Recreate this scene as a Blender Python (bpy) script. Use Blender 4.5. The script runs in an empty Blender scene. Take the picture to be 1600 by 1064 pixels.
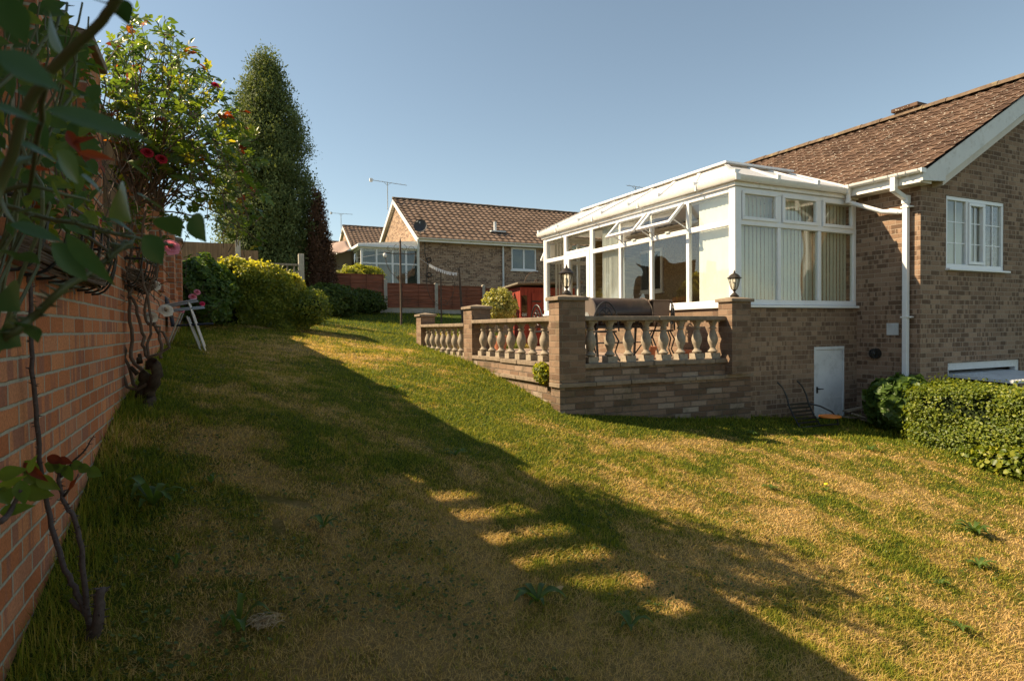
import bpy, math, random
import numpy as np
from mathutils import Vector, Matrix
SC = bpy.context.scene
COL = SC.collection
rng = np.random.default_rng(7)
random.seed(7)
# ------------------------------------------------------------------ camera (eye at the world origin, lawn about 1.54 m below)
F_PX = 965.0
PITCH = -math.asin(19.4/F_PX); ROLL = math.radians(.55); YAW = math.radians(25.4)
_F = Vector((math.sin(YAW)*math.cos(PITCH), math.cos(YAW)*math.cos(PITCH), math.sin(PITCH)))
_R0 = Vector((math.cos(YAW), -math.sin(YAW), 0)); _U0 = _R0.cross(_F)
_R = _R0*math.cos(ROLL)-_U0*math.sin(ROLL); _U = _U0*math.cos(ROLL)+_R0*math.sin(ROLL)
cd = bpy.data.cameras.new('camera'); cam = bpy.data.objects.new('camera', cd); COL.objects.link(cam)
cam.matrix_world = Matrix((( _R.x, _U.x, -_F.x, 0), (_R.y, _U.y, -_F.y, 0), (_R.z, _U.z, -_F.z, 0), (0, 0, 0, 1)))
cd.sensor_width = 36; cd.lens = F_PX/1600*36; cd.clip_start = .05; cd.clip_end = 3000
cd.dof.use_dof = True; cd.dof.focus_distance = 5.0; cd.dof.aperture_fstop = 10.0
SC.camera = cam
# ------------------------------------------------------------------ sky, sun, exposure
SUN = Vector((-1.05, .57, 1.0)).normalized()
EL = math.asin(SUN.z); ROT = math.atan2(SUN.x, SUN.y)
w = bpy.data.worlds.new('World'); SC.world = w; w.use_nodes = True
nt = w.node_tree; bg = nt.nodes['Background']
sky = nt.nodes.new('ShaderNodeTexSky'); sky.sky_type = 'NISHITA'; sky.sun_disc = False
sky.sun_elevation = EL; sky.sun_rotation = ROT; sky.air_density = 1.0; sky.dust_density = .15; sky.ozone_density = 1.6; sky.altitude = 0
hs = nt.nodes.new('ShaderNodeHueSaturation'); hs.inputs['Saturation'].default_value = .80; hs.inputs['Hue'].default_value = .489
nt.links.new(sky.outputs[0], hs.inputs['Color']); mu = nt.nodes.new('ShaderNodeMix'); mu.data_type = 'RGBA'; mu.blend_type = 'MULTIPLY'; mu.inputs[0].default_value = 1.0; mu.inputs[7].default_value = (1.02, 1.0, .95, 1)
nt.links.new(hs.outputs[0], mu.inputs[6]); nt.links.new(mu.outputs[2], bg.inputs[0]); bg.inputs[1].default_value = .073
sl = bpy.data.lights.new('sun', 'SUN'); sl.energy = 5.0; sl.angle = math.radians(.55); sl.color = (1.0, .80, .54)
so = bpy.data.objects.new('sun', sl); COL.objects.link(so); so.rotation_euler = SUN.to_track_quat('Z', 'Y').to_euler()
SC.view_settings.view_transform = 'Standard'; SC.view_settings.look = 'None'; SC.view_settings.exposure = 1.06
SC.cycles.use_denoising = True; SC.cycles.max_bounces = 8; SC.cycles.transparent_max_bounces = 24
SC.cycles.sample_clamp_indirect = 6
# ------------------------------------------------------------------ helpers
ORG = {}
def tag(o, label=None, cat=None, group=None, kind=None):
    if label: o['label'] = label
    if cat: o['category'] = cat
    if group: o['group'] = group
    if kind: o['kind'] = kind
    return o
def thing(name, label, cat, loc, group=None):
    o = bpy.data.objects.new(name, None); o.empty_display_size = .1; COL.objects.link(o)
    o.location = loc; ORG[o] = Vector(loc)
    return tag(o, label, cat, group)
def mkobj(name, me, parent=None):
    o = bpy.data.objects.new(name, me); COL.objects.link(o)
    if parent is not None:
        o.parent = parent; org = ORG[parent]; ORG[o] = org
    else:
        n = len(me.vertices); co = np.empty(n*3, np.float32); me.vertices.foreach_get('co', co); co = co.reshape(-1, 3)
        mn = co.min(0); mx = co.max(0); org = Vector(((mn[0]+mx[0])/2, (mn[1]+mx[1])/2, mn[2])); ORG[o] = org; o.location = org
    me.transform(Matrix.Translation(-org))
    return o
class MB:
    def islands(s, name, mat, parent=None, **kw):      # every loose piece becomes a part of its own
        par = list(range(len(s.v)))
        def fd(i):
            while par[i] != i: par[i] = par[par[i]]; i = par[i]
            return i
        for f in s.f:
            for i in f[1:]: par[fd(i)] = fd(f[0])
        groups = {}
        for f in s.f: groups.setdefault(fd(f[0]), []).append(f)
        out = []
        for fs in groups.values():
            ids = sorted({i for f in fs for i in f}); mp = {i: k for k, i in enumerate(ids)}
            m = MB(); m.v = [s.v[i] for i in ids]; m.f = [tuple(mp[i] for i in f) for f in fs]; out.append(m.build(name, mat, parent, **kw))
        return out
    def __init__(s): s.v = []; s.f = []
    def add(s, vs, fs):
        b = len(s.v); s.v += [tuple(v) for v in vs]; s.f += [tuple(b+i for i in f) for f in fs]; return s
    def box(s, x0, y0, z0, x1, y1, z1):
        if x0 > x1: x0, x1 = x1, x0
        if y0 > y1: y0, y1 = y1, y0
        if z0 > z1: z0, z1 = z1, z0
        return s.add([(x0,y0,z0),(x1,y0,z0),(x1,y1,z0),(x0,y1,z0),(x0,y0,z1),(x1,y0,z1),(x1,y1,z1),(x0,y1,z1)],
                     [(0,3,2,1),(4,5,6,7),(0,1,5,4),(1,2,6,5),(2,3,7,6),(3,0,4,7)])
    def hexa(s, p):   # 8 points, bottom 4 (ccw from above) then top 4
        return s.add(p, [(0,3,2,1),(4,5,6,7),(0,1,5,4),(1,2,6,5),(2,3,7,6),(3,0,4,7)])
    def beam(s, a, b, w, h, up=(0,0,1)):
        a = Vector(a); b = Vector(b); d = (b-a).normalized(); u = Vector(up)
        r = d.cross(u)
        if r.length < 1e-4: r = d.cross(Vector((1,0,0)))
        r.normalize(); u = r.cross(d)
        r = r*w/2; u = u*h/2
        return s.hexa([a-r-u, a+r-u, b+r-u, b-r-u, a-r+u, a+r+u, b+r+u, b-r+u])
    def tube(s, pts, r, n=8, cap=True):
        pts = [Vector(p) for p in pts]; m = len(pts)
        rs = r if isinstance(r, (list, tuple)) else [r]*m
        b = len(s.v); prev = None
        for i, p in enumerate(pts):
            d = (pts[min(i+1, m-1)]-pts[max(i-1, 0)])
            d = d.normalized() if d.length > 1e-9 else Vector((0,0,1))
            if prev is None:
                a = d.cross(Vector((0,0,1)));  a = d.cross(Vector((1,0,0))) if a.length < .05 else a
            else: a = prev-d*prev.dot(d)
            if a.length < 1e-6: a = d.orthogonal()
            a.normalize(); prev = a; c = d.cross(a)
            for k in range(n):
                t = 2*math.pi*k/n; s.v.append(tuple(p+(a*math.cos(t)+c*math.sin(t))*rs[i]))
        for i in range(m-1):
            for k in range(n):
                k2 = (k+1) % n; s.f.append((b+i*n+k, b+i*n+k2, b+(i+1)*n+k2, b+(i+1)*n+k))
        if cap:
            s.f.append(tuple(b+k for k in reversed(range(n)))); s.f.append(tuple(b+(m-1)*n+k for k in range(n)))
        return s
    def cyl(s, a, b, r0, r1=None, n=16): return s.tube([a, b], [r0, r0 if r1 is None else r1], n)
    def lathe(s, prof, c, n=20, sq=0):
        b = len(s.v); m = len(prof)
        for (r, z) in prof:
            for k in range(n):
                t = 2*math.pi*(k+.5)/n; s.v.append((c[0]+r*math.cos(t), c[1]+r*math.sin(t), c[2]+z))
        for i in range(m-1):
            for k in range(n):
                k2 = (k+1) % n; s.f.append((b+i*n+k, b+i*n+k2, b+(i+1)*n+k2, b+(i+1)*n+k))
        s.f.append(tuple(b+k for k in reversed(range(n)))); s.f.append(tuple(b+(m-1)*n+k for k in range(n)))
        return s
    def prism(s, poly, axis, a, b):
        def P(p, t): return {'x': (t, p[0], p[1]), 'y': (p[0], t, p[1]), 'z': (p[0], p[1], t)}[axis]
        n = len(poly); v = [P(p, a) for p in poly]+[P(p, b) for p in poly]
        ar = sum(poly[i][0]*poly[(i+1) % n][1]-poly[(i+1) % n][0]*poly[i][1] for i in range(n))
        fs = [tuple(range(n)), tuple(n+i for i in reversed(range(n)))]+[(i, n+i, n+(i+1) % n, (i+1) % n) for i in range(n)]
        return s.add(v, fs)
    def mesh(s, name, mat, smooth=False, fixn=True):
        me = bpy.data.meshes.new(name); me.from_pydata(s.v, [], s.f)
        if mat: me.materials.append(mat)
        if fixn:
            import bmesh
            bm = bmesh.new(); bm.from_mesh(me); bmesh.ops.recalc_face_normals(bm, faces=bm.faces); bm.to_mesh(me); bm.free()
        if smooth: me.shade_smooth()
        me.update(); return me
    def build(s, name, mat, parent=None, smooth=False, bevel=0, auto=False):
        me = s.mesh(name, mat, smooth or auto)
        if auto: me.set_sharp_from_angle(angle=math.radians(40))
        o = mkobj(name, me, parent)
        if bevel:
            b = o.modifiers.new('bevel', 'BEVEL'); b.width = bevel; b.segments = 2; b.limit_method = 'ANGLE'; b.angle_limit = math.radians(50)
        return o
def np_mesh(name, verts, faces, mat, attr=None, smooth=False):
    """verts (N,3), faces (M,k) all the same k; attr: per-vertex float 'rnd'"""
    me = bpy.data.meshes.new(name); N = len(verts); M, k = faces.shape
    me.vertices.add(N); me.vertices.foreach_set('co', np.ascontiguousarray(verts, np.float32).ravel())
    me.loops.add(M*k); me.loops.foreach_set('vertex_index', np.ascontiguousarray(faces, np.int32).ravel())
    me.polygons.add(M); me.polygons.foreach_set('loop_start', np.arange(0, M*k, k, dtype=np.int32))
    try: me.polygons.foreach_set('loop_total', np.full(M, k, np.int32))
    except Exception: pass
    if attr is not None:
        a = me.attributes.new('rnd', 'FLOAT', 'POINT'); a.data.foreach_set('value', np.ascontiguousarray(attr, np.float32))
    me.materials.append(mat); me.update(calc_edges=True); me.validate()
    if smooth: me.shade_smooth()
    return me
def copy_tree(o, parent=None):
    c = o.copy(); COL.objects.link(c); c.parent = parent
    for ch in [q for q in ALLKIDS(o)]: copy_tree(ch, c)
    return c
def ALLKIDS(o): return [q for q in bpy.data.objects if q.parent is o or q.parent == o]
def at(px, py, d):      # a point at depth d along the sight line of a spot of the photograph
    return _F*d+_R*((px-800)/F_PX*d)-_U*((py-532)/F_PX*d)
def wallgrid(mb, axis, c0, c1, u0, u1, z0, z1, holes):
    """brick wall slab with real openings. axis 'y': u is x and the slab spans c0..c1 in y; axis 'x': u is y."""
    us = sorted({u0, u1, *[h[0] for h in holes], *[h[1] for h in holes]}); zs = sorted({z0, z1, *[h[2] for h in holes], *[h[3] for h in holes]})
    us = [u for u in us if u0 <= u <= u1]; zs = [z for z in zs if z0 <= z <= z1]
    def solid(i, j):
        if i < 0 or j < 0 or i >= len(us)-1 or j >= len(zs)-1: return False
        u = (us[i]+us[i+1])/2; z = (zs[j]+zs[j+1])/2
        return not any(h[0] < u < h[1] and h[2] < z < h[3] for h in holes)
    def P(u, c, z): return (u, c, z) if axis == 'y' else (c, u, z)
    def q(*p): mb.add(p, [(0,1,2,3)])
    for i in range(len(us)-1):
        for j in range(len(zs)-1):
            if not solid(i, j): continue
            a, b, c, d = us[i], us[i+1], zs[j], zs[j+1]
            q(P(a,c0,c), P(b,c0,c), P(b,c0,d), P(a,c0,d)); q(P(a,c1,c), P(a,c1,d), P(b,c1,d), P(b,c1,c))
            if not solid(i-1, j): q(P(a,c0,c), P(a,c0,d), P(a,c1,d), P(a,c1,c))
            if not solid(i+1, j): q(P(b,c0,c), P(b,c1,c), P(b,c1,d), P(b,c0,d))
            if not solid(i, j-1): q(P(a,c0,c), P(a,c1,c), P(b,c1,c), P(b,c0,c))
            if not solid(i, j+1): q(P(a,c0,d), P(b,c0,d), P(b,c1,d), P(a,c1,d))
def plain(name, mb, mat, parent=None):    # build without touching the normals
    me = mb.mesh(name, mat, False, False)
    import bmesh
    bm = bmesh.new(); bm.from_mesh(me); bmesh.ops.remove_doubles(bm, verts=bm.verts, dist=1e-5); bmesh.ops.recalc_face_normals(bm, faces=bm.faces); bm.to_mesh(me); bm.free()
    return mkobj(name, me, parent)
# ------------------------------------------------------------------ material kit
class NT:
    def __init__(s, name):
        s.m = bpy.data.materials.new(name); s.m.use_nodes = True; s.t = s.m.node_tree; s.n = s.t.nodes; s.l = s.t.links
        s.b = s.n['Principled BSDF']; s.out = s.n['Material Output']
    def put(s, sock, v):
        if isinstance(v, bpy.types.NodeSocket): s.l.new(v, sock)
        elif v is not None:
            if sock.type == 'RGBA' and len(v) == 3: v = (*v, 1)
            sock.default_value = v
    def math(s, op, a, b=None, c=None, clamp=False):
        n = s.n.new('ShaderNodeMath'); n.operation = op; n.use_clamp = clamp
        for i, v in enumerate((a, b, c)): s.put(n.inputs[i], v)
        return n.outputs[0]
    def vmath(s, op, a, b=None):
        n = s.n.new('ShaderNodeVectorMath'); n.operation = op; s.put(n.inputs[0], a); s.put(n.inputs[1], b); return n.outputs[0]
    def xyz(s, v):
        n = s.n.new('ShaderNodeSeparateXYZ'); s.put(n.inputs[0], v); return n.outputs
    def comb(s, x, y, z=0.0):
        n = s.n.new('ShaderNodeCombineXYZ'); s.put(n.inputs[0], x); s.put(n.inputs[1], y); s.put(n.inputs[2], z); return n.outputs[0]
    def pos(s): return s.n.new('ShaderNodeNewGeometry').outputs['Position']
    def nor(s): return s.n.new('ShaderNodeNewGeometry').outputs['True Normal']
    def noise(s, vec, scale=5, detail=4, rough=.55, dist=0.0, out=0):
        n = s.n.new('ShaderNodeTexNoise'); s.put(n.inputs['Vector'], vec); s.put(n.inputs['Scale'], float(scale)); s.put(n.inputs['Detail'], float(detail)); s.put(n.inputs['Roughness'], rough)
        s.put(n.inputs['Distortion'], dist)
        return n.outputs[out]
    def white(s, vec):
        n = s.n.new('ShaderNodeTexWhiteNoise'); n.noise_dimensions = '3D'; s.put(n.inputs['Vector'], vec); return n.outputs['Value']
    def vor(s, vec, scale, out='Distance'):
        n = s.n.new('ShaderNodeTexVoronoi'); s.put(n.inputs['Vector'], vec); s.put(n.inputs['Scale'], float(scale)); return n.outputs[out]
    def ramp(s, fac, stops, interp='LINEAR'):
        n = s.n.new('ShaderNodeValToRGB'); s.put(n.inputs[0], fac); r = n.color_ramp; r.interpolation = interp
        while len(r.elements) < len(stops): r.elements.new(.5)
        while len(r.elements) > len(stops): r.elements.remove(r.elements[-1])
        for e, (p, c) in zip(r.elements, stops):
            e.position = p; e.color = (*c, 1) if len(c) == 3 else c
        return n.outputs[0]
    def mix(s, fac, a, b, mode='MIX'):
        n = s.n.new('ShaderNodeMix'); n.data_type = 'RGBA'; n.blend_type = mode; s.put(n.inputs[0], fac); s.put(n.inputs[6], a); s.put(n.inputs[7], b); return n.outputs[2]
    def scale(s, vec, v): return s.vmath('MULTIPLY', vec, v)
    def map(s, v, a, b, c=0.0, d=1.0):
        n = s.n.new('ShaderNodeMapRange'); s.put(n.inputs[0], v); 
        for i, q in enumerate((a, b, c, d)): s.put(n.inputs[i+1], q)
        return n.outputs[0]
    def bump(s, h, strength=.5, dist=.01):
        n = s.n.new('ShaderNodeBump'); s.put(n.inputs['Height'], h); n.inputs['Strength'].default_value = strength; n.inputs['Distance'].default_value = dist
        s.l.new(n.outputs[0], s.b.inputs['Normal']); return n.outputs[0]
    def attr(s, name='rnd'):
        n = s.n.new('ShaderNodeAttribute'); n.attribute_name = name; return n.outputs['Fac']
    def set(s, color=None, rough=None, metal=None, spec=None):
        if color is not None: s.put(s.b.inputs['Base Color'], color)
        if rough is not None: s.put(s.b.inputs['Roughness'], rough)
        if metal is not None: s.put(s.b.inputs['Metallic'], metal)
        if spec is not None: s.put(s.b.inputs['Specular IOR Level'], spec)
        return s
    def boxuv(s):
        P = s.xyz(s.pos()); N = s.xyz(s.nor())
        ax = s.math('GREATER_THAN', s.math('ABSOLUTE', N[0]), .6); az = s.math('GREATER_THAN', s.math('ABSOLUTE', N[2]), .6)
        u = s.math('ADD', s.math('MULTIPLY', P[0], s.math('SUBTRACT', 1.0, ax)), s.math('MULTIPLY', P[1], ax))
        v = s.math('ADD', s.math('MULTIPLY', P[2], s.math('SUBTRACT', 1.0, az)), s.math('MULTIPLY', P[1], az))
        return u, v
def bricks(name, cols, mortar, bw=.225, bh=.075, mw=.011, zoff=0.0, band=None, tint=None, bump=.6, moss=0.0, streak=.5, bandcut=.56):
    s = NT(name); u, v = s.boxuv(); P = s.pos()
    nz = s.math('MULTIPLY', s.math('SUBTRACT', s.noise(P, 26, 3), .5), .009)
    nz2 = s.math('MULTIPLY', s.math('SUBTRACT', s.noise(s.vmath('ADD', P, (7.3, 1.9, 4.4)), 21, 3), .5), .009)
    v = s.math('ADD', s.math('ADD', v, 50.0+zoff), nz); 
    row = s.math('FLOOR', s.math('DIVIDE', v, bh)); par = s.math('MODULO', row, 2.0)
    u = s.math('ADD', s.math('ADD', s.math('ADD', u, 50.0), nz2), s.math('MULTIPLY', par, bw/2))
    uu = s.math('DIVIDE', u, bw); col = s.math('FLOOR', uu); fu = s.math('FRACT', uu); fv = s.math('FRACT', s.math('DIVIDE', v, bh))
    du = s.math('MULTIPLY', s.math('SUBTRACT', .5, s.math('ABSOLUTE', s.math('SUBTRACT', fu, .5))), bw)
    dv = s.math('MULTIPLY', s.math('SUBTRACT', .5, s.math('ABSOLUTE', s.math('SUBTRACT', fv, .5))), bh)
    d = s.math('MINIMUM', du, dv)
    face = s.map(d, mw*.36, mw*.62)
    cell = s.comb(col, row, 3.0); r1 = s.white(cell); r2 = s.white(s.comb(row, col, 9.0))
    c = s.ramp(r1, cols, 'LINEAR')
    if band is not None:     # dark fired bands standing upright across a brick
        bn = s.noise(s.comb(s.math('MULTIPLY', u, 17.0), s.math('ADD', s.math('MULTIPLY', row, 7.7), s.math('MULTIPLY', fv, .12)), 0.0), 1.0, 1, .3)
        bf = s.map(s.math('ADD', bn, s.math('MULTIPLY', s.math('SUBTRACT', r2, .5), .42)), bandcut-.03, bandcut+.07)
        c = s.mix(s.math('MULTIPLY', bf, .85), c, band)
    fine = s.noise(P, 90, 5, .65); big = s.noise(P, .9, 3, .5)
    c = s.mix(streak, c, s.ramp(fine, [(.3, (.55, .52, .5)), (.7, (1.25, 1.22, 1.2))]), 'MULTIPLY')
    c = s.mix(.8, c, s.ramp(big, [(.3, (.82, .82, .82)), (.7, (1.12, 1.10, 1.07))]), 'MULTIPLY')
    mo = s.mix(.6, mortar, s.ramp(s.noise(P, 60, 4), [(.3, (.7, .7, .7)), (.7, (1.15, 1.15, 1.15))]), 'MULTIPLY')
    c = s.mix(face, mo, c)
    if moss:
        mf = s.math('MULTIPLY', s.map(s.noise(P, 3.2, 5, .7), .5, .7), moss)
        c = s.mix(mf, c, s.ramp(s.noise(P, 30, 3), [(.35, (.035, .034, .024)), (.6, (.075, .075, .035)), (.8, (.20, .19, .15))]))
    s.set(c, .92, spec=.25)
    h = s.math('ADD', s.math('MULTIPLY', face, 1.0), s.math('MULTIPLY', fine, .45))
    h = s.math('ADD', h, s.math('MULTIPLY', r2, .25))
    s.bump(h, bump, .012)
    return s.m
def simple(name, c, rough=.6, metal=0.0, var=.18, scale=6, bump=0.0, spec=.5, bscale=60, dirt=None, dscale=3):
    s = NT(name); P = s.pos()
    lo = tuple(x*(1-var) for x in c); hi = tuple(min(1, x*(1+var*.7)) for x in c)
    col = s.ramp(s.noise(P, scale, 6, .6), [(.3, lo), (.7, hi)])
    if dirt: col = s.mix(s.map(s.noise(P, dscale, 6, .7), .52, .78, 0.0, .8), col, dirt)
    s.set(col, rough, metal, spec)
    if bump: s.bump(s.noise(P, bscale, 4, .6), bump, .004)
    return s.m
def leafmat(name, cols, trans=.35, rough=.45, nscale=1.5, spec=.5, nmix=.35, transcol=None):
    """colour picked by the leaf's own random number plus a broad drift through the plant"""
    s = NT(name); r = s.attr()
    f = s.math('ADD', s.math('MULTIPLY', r, 1-nmix), s.math('MULTIPLY', s.noise(s.pos(), nscale, 3), nmix), clamp=True)
    c = s.ramp(f, cols); s.set(c, rough, spec=spec)
    tr = s.n.new('ShaderNodeBsdfTranslucent'); s.l.new(s.mix(.75, c, transcol or (.75, .85, .12), 'MIX') if False else s.mix(1.0, c, transcol or (1.9, 1.8, .7), 'MULTIPLY'), tr.inputs[0])
    mx = s.n.new('ShaderNodeMixShader'); mx.inputs[0].default_value = trans
    s.l.new(s.b.outputs[0], mx.inputs[1]); s.l.new(tr.outputs[0], mx.inputs[2]); s.l.new(mx.outputs[0], s.out.inputs[0])
    return s.m
def glassmat(name, tint=(1,1,1), refl=1.0, rough=.0, wav=.0):
    s = NT(name); s.n.remove(s.b)
    t = s.n.new('ShaderNodeBsdfTransparent'); t.inputs[0].default_value = (*tint, 1)
    g = s.n.new('ShaderNodeBsdfGlossy'); g.inputs['Roughness'].default_value = rough; g.inputs[0].default_value = (1,1,1,1)
    lw = s.n.new('ShaderNodeLayerWeight'); lw.inputs[0].default_value = .5
    fac = s.math('ADD', s.math('MULTIPLY', s.math('POWER', lw.outputs['Facing'], 5.0), .7), .04*refl, clamp=True)
    mx = s.n.new('ShaderNodeMixShader'); s.l.new(fac, mx.inputs[0])
    if wav:
        b = s.n.new('ShaderNodeBump'); s.l.new(s.noise(s.pos(), 1.1, 1), b.inputs['Height']); b.inputs['Strength'].default_value = wav; b.inputs['Distance'].default_value = .1
        s.l.new(b.outputs[0], g.inputs['Normal'])
    s.l.new(t.outputs[0], mx.inputs[1]); s.l.new(g.outputs[0], mx.inputs[2]); s.l.new(mx.outputs[0], s.out.inputs[0])
    return s.m
# ------------------------------------------------------------------ terrain
GX = [-400, -60, -12, -.6, 4.0, 9.5, 10.25, 10.75, 14, 30, 60, 400]
GY = [-300, -30, -4, 0, 2.4, 4.7, 7, 10, 13, 16, 20.5, 30, 60, 120, 400]
cL = [-7, -4, -2.1, -1.43, -1.03, -.47, -.26, -.13, .15, .45, .78, 1.5, 2.6, 3.4, 3.4]
cM = [-7, -4, -2.9, -2.26, -1.85, -1.46, -1.08, -.58, -.38, .03, .57, 1.4, 2.5, 3.4, 3.4]
cR = [-7, -4, -2.9, -2.35, -2.05, -1.77, -1.57, -1.0, -.7, -.1, .5, 1.4, 2.5, 3.4, 3.4]
cD = [-7, -4, -2.95, -2.82, -2.82, -2.82, -2.82, -2.82, -1.5, -.4, .5, 1.4, 2.5, 3.4, 3.4]
GZ = np.array([cL, cL, cL, cL, cM, cR, cR, cD, cD, cD, cD, cD]).T
def G0(x, y):
    x = np.asarray(x, float); y = np.asarray(y, float)
    i = np.clip(np.searchsorted(GX, x)-1, 0, len(GX)-2); j = np.clip(np.searchsorted(GY, y)-1, 0, len(GY)-2)
    gx = np.array(GX, float); gy = np.array(GY, float)
    a = np.clip((x-gx[i])/(gx[i+1]-gx[i]), 0, 1); b = np.clip((y-gy[j])/(gy[j+1]-gy[j]), 0, 1)
    return (GZ[j, i]*(1-a)+GZ[j, i+1]*a)*(1-b)+(GZ[j+1, i]*(1-a)+GZ[j+1, i+1]*a)*b
def vnoise(x, y, s, seed=0):
    x = np.asarray(x)*s+seed*17.3; y = np.asarray(y)*s-seed*9.1
    xi = np.floor(x).astype(np.int64); yi = np.floor(y).astype(np.int64); fx = x-xi; fy = y-yi
    fx = fx*fx*(3-2*fx); fy = fy*fy*(3-2*fy)
    def h(a, b):
        n = (a*374761393+b*668265263+seed*1442695041) & 0xffffffff; n = ((n ^ (n >> 13))*1274126177) & 0xffffffff
        return ((n ^ (n >> 16)) & 0xffff)/65535.0
    return (h(xi, yi)*(1-fx)+h(xi+1, yi)*fx)*(1-fy)+(h(xi, yi+1)*(1-fx)+h(xi+1, yi+1)*fx)*fy
def GH(x, y):
    x = np.asarray(x, float); y = np.asarray(y, float); z = 0
    for dx, dy in ((0,0), (.5,0), (-.5,0), (0,.5), (0,-.5), (.35,.35), (-.35,-.35)): z = z+G0(x+dx, y+dy)
    z = z/7+(vnoise(x, y, .8, 1)-.5)*.05+(vnoise(x, y, 2.6, 2)-.5)*.022
    under = (x > 4.12) & (x < 9.9) & (y > 7.08) & (y < 15.9) & ((x > 7.0) | (y < 13.35))
    return np.where(under, np.minimum(z, -.85), z)
def g(x, y): return float(GH(x, y))
def dryness(x, y):
    d = .32+.6*(vnoise(x, y, .42, 3)-.5)+.8*(vnoise(x, y, 1.5, 4)-.5)+.7*(vnoise(x, y, 4.7, 5)-.5)+.6*(vnoise(x, y, 11, 6)-.5)+.5*(vnoise(x, y, 27, 7)-.5)
    green = np.clip(1-np.abs(x+.6)/.5, 0, 1)*.5
    green = np.maximum(green, np.clip(1-(3.98-x)/.9, 0, 1)*((y > 7) & (x < 4.2))*.8)
    green = np.maximum(green, np.clip(1-np.abs(6.9-y)/1.3, 0, 1)*(x > 3.6)*.9)
    green = np.maximum(green, np.clip(1-(8.7-x)/1.2, 0, 1)*(y < 7)*.7)
    green = np.maximum(green, np.clip((y-14.5)/2.5, 0, 1)*.8)
    green = np.maximum(green, np.clip(1-np.abs(y-5)/3, 0, 1)*np.clip(1-np.abs(x-2.0)/1.5, 0, 1)*.25)
    dryp = np.clip(1-((x-2.6)/2.2)**2-((y-10.5)/3.0)**2, 0, 1)*.35+np.clip(1-((x-4.9)/3.0)**2-((y-2.6)/1.9)**2, 0, 1)*.30
    dryp = dryp+.20*np.clip((3.2-x)/2, 0, 1)*np.clip((7-y)/3, 0, 1)*(x > -.2)
    return np.clip(d-green+dryp, 0, 1)
def lawnmat(name, blade):
    s = NT(name); P = s.pos(); d = s.attr('dry')
    if blade:
        r = s.attr('rnd'); f = s.math('ADD', d, s.math('MULTIPLY', s.math('SUBTRACT', r, .5), .95), clamp=True)
        f = s.math('ADD', f, s.math('MULTIPLY', s.math('SUBTRACT', s.noise(P, 1.2, 4), .5), .5), clamp=True)
        c = s.ramp(f, [(0, (.12, .165, .012)), (.3, (.26, .275, .022)), (.5, (.37, .32, .045)), (.75, (.50, .35, .09)), (1, (.68, .48, .19))])
        s.set(c, .7, spec=.25)
        tr = s.n.new('ShaderNodeBsdfTranslucent'); s.l.new(s.mix(1.0, c, (1.5, 1.35, .7), 'MULTIPLY'), tr.inputs[0])
        mx = s.n.new('ShaderNodeMixShader'); mx.inputs[0].default_value = .35
        s.l.new(s.b.outputs[0], mx.inputs[1]); s.l.new(tr.outputs[0], mx.inputs[2]); s.l.new(mx.outputs[0], s.out.inputs[0])
    else:
        f = s.math('ADD', d, s.math('MULTIPLY', s.math('SUBTRACT', s.noise(P, 9, 6, .7), .5), 1.0), clamp=True)
        f = s.math('ADD', f, s.math('MULTIPLY', s.math('SUBTRACT', s.noise(s.scale(P, (60, 60, 20)), 1, 3, .7), .5), .6), clamp=True)
        c = s.ramp(f, [(0, (.045, .075, .010)), (.35, (.10, .11, .018)), (.6, (.20, .145, .04)), (1, (.34, .235, .095))])
        soil = s.map(s.noise(P, 2.3, 6, .7), .66, .76); c = s.mix(s.math('MULTIPLY', soil, .7), c, (.09, .06, .038))
        s.set(c, .95, spec=.1); s.bump(s.noise(s.scale(P, (1, 1, .4)), 90, 4, .7), 1.0, .03)
    return s.m
M = {}
M['lawn'] = lawnmat('lawn_soil', False); M['blade'] = lawnmat('grass_blades', True)
xs = np.unique(np.round(np.concatenate([[-400, -200, -100, -60, -30, -15, -8, -5, -3, -2], np.arange(-1.2, 11.3, .12), [12, 14, 18, 24, 36, 60, 120, 250, 400]]), 3))
ys = np.unique(np.round(np.concatenate([[-300, -150, -80, -40, -20, -10, -6, -3, -1.5], np.arange(0, 21.6, .12), [22, 23, 25, 28, 32, 38, 46, 60, 90, 140, 250, 400]]), 3))
X, Y = np.meshgrid(xs, ys); Z = GH(X, Y)
nx, ny = len(xs), len(ys); idx = np.arange(nx*ny).reshape(ny, nx)
fc = np.stack([idx[:-1, :-1], idx[:-1, 1:], idx[1:, 1:], idx[1:, :-1]], -1).reshape(-1, 4)
me = np_mesh('lawn', np.stack([X, Y, Z], -1).reshape(-1, 3), fc, M['lawn'], smooth=True)
a = me.attributes.new('dry', 'FLOAT', 'POINT'); a.data.foreach_set('value', dryness(X, Y).ravel().astype(np.float32))
tag(mkobj('lawn', me), kind='structure')
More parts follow.
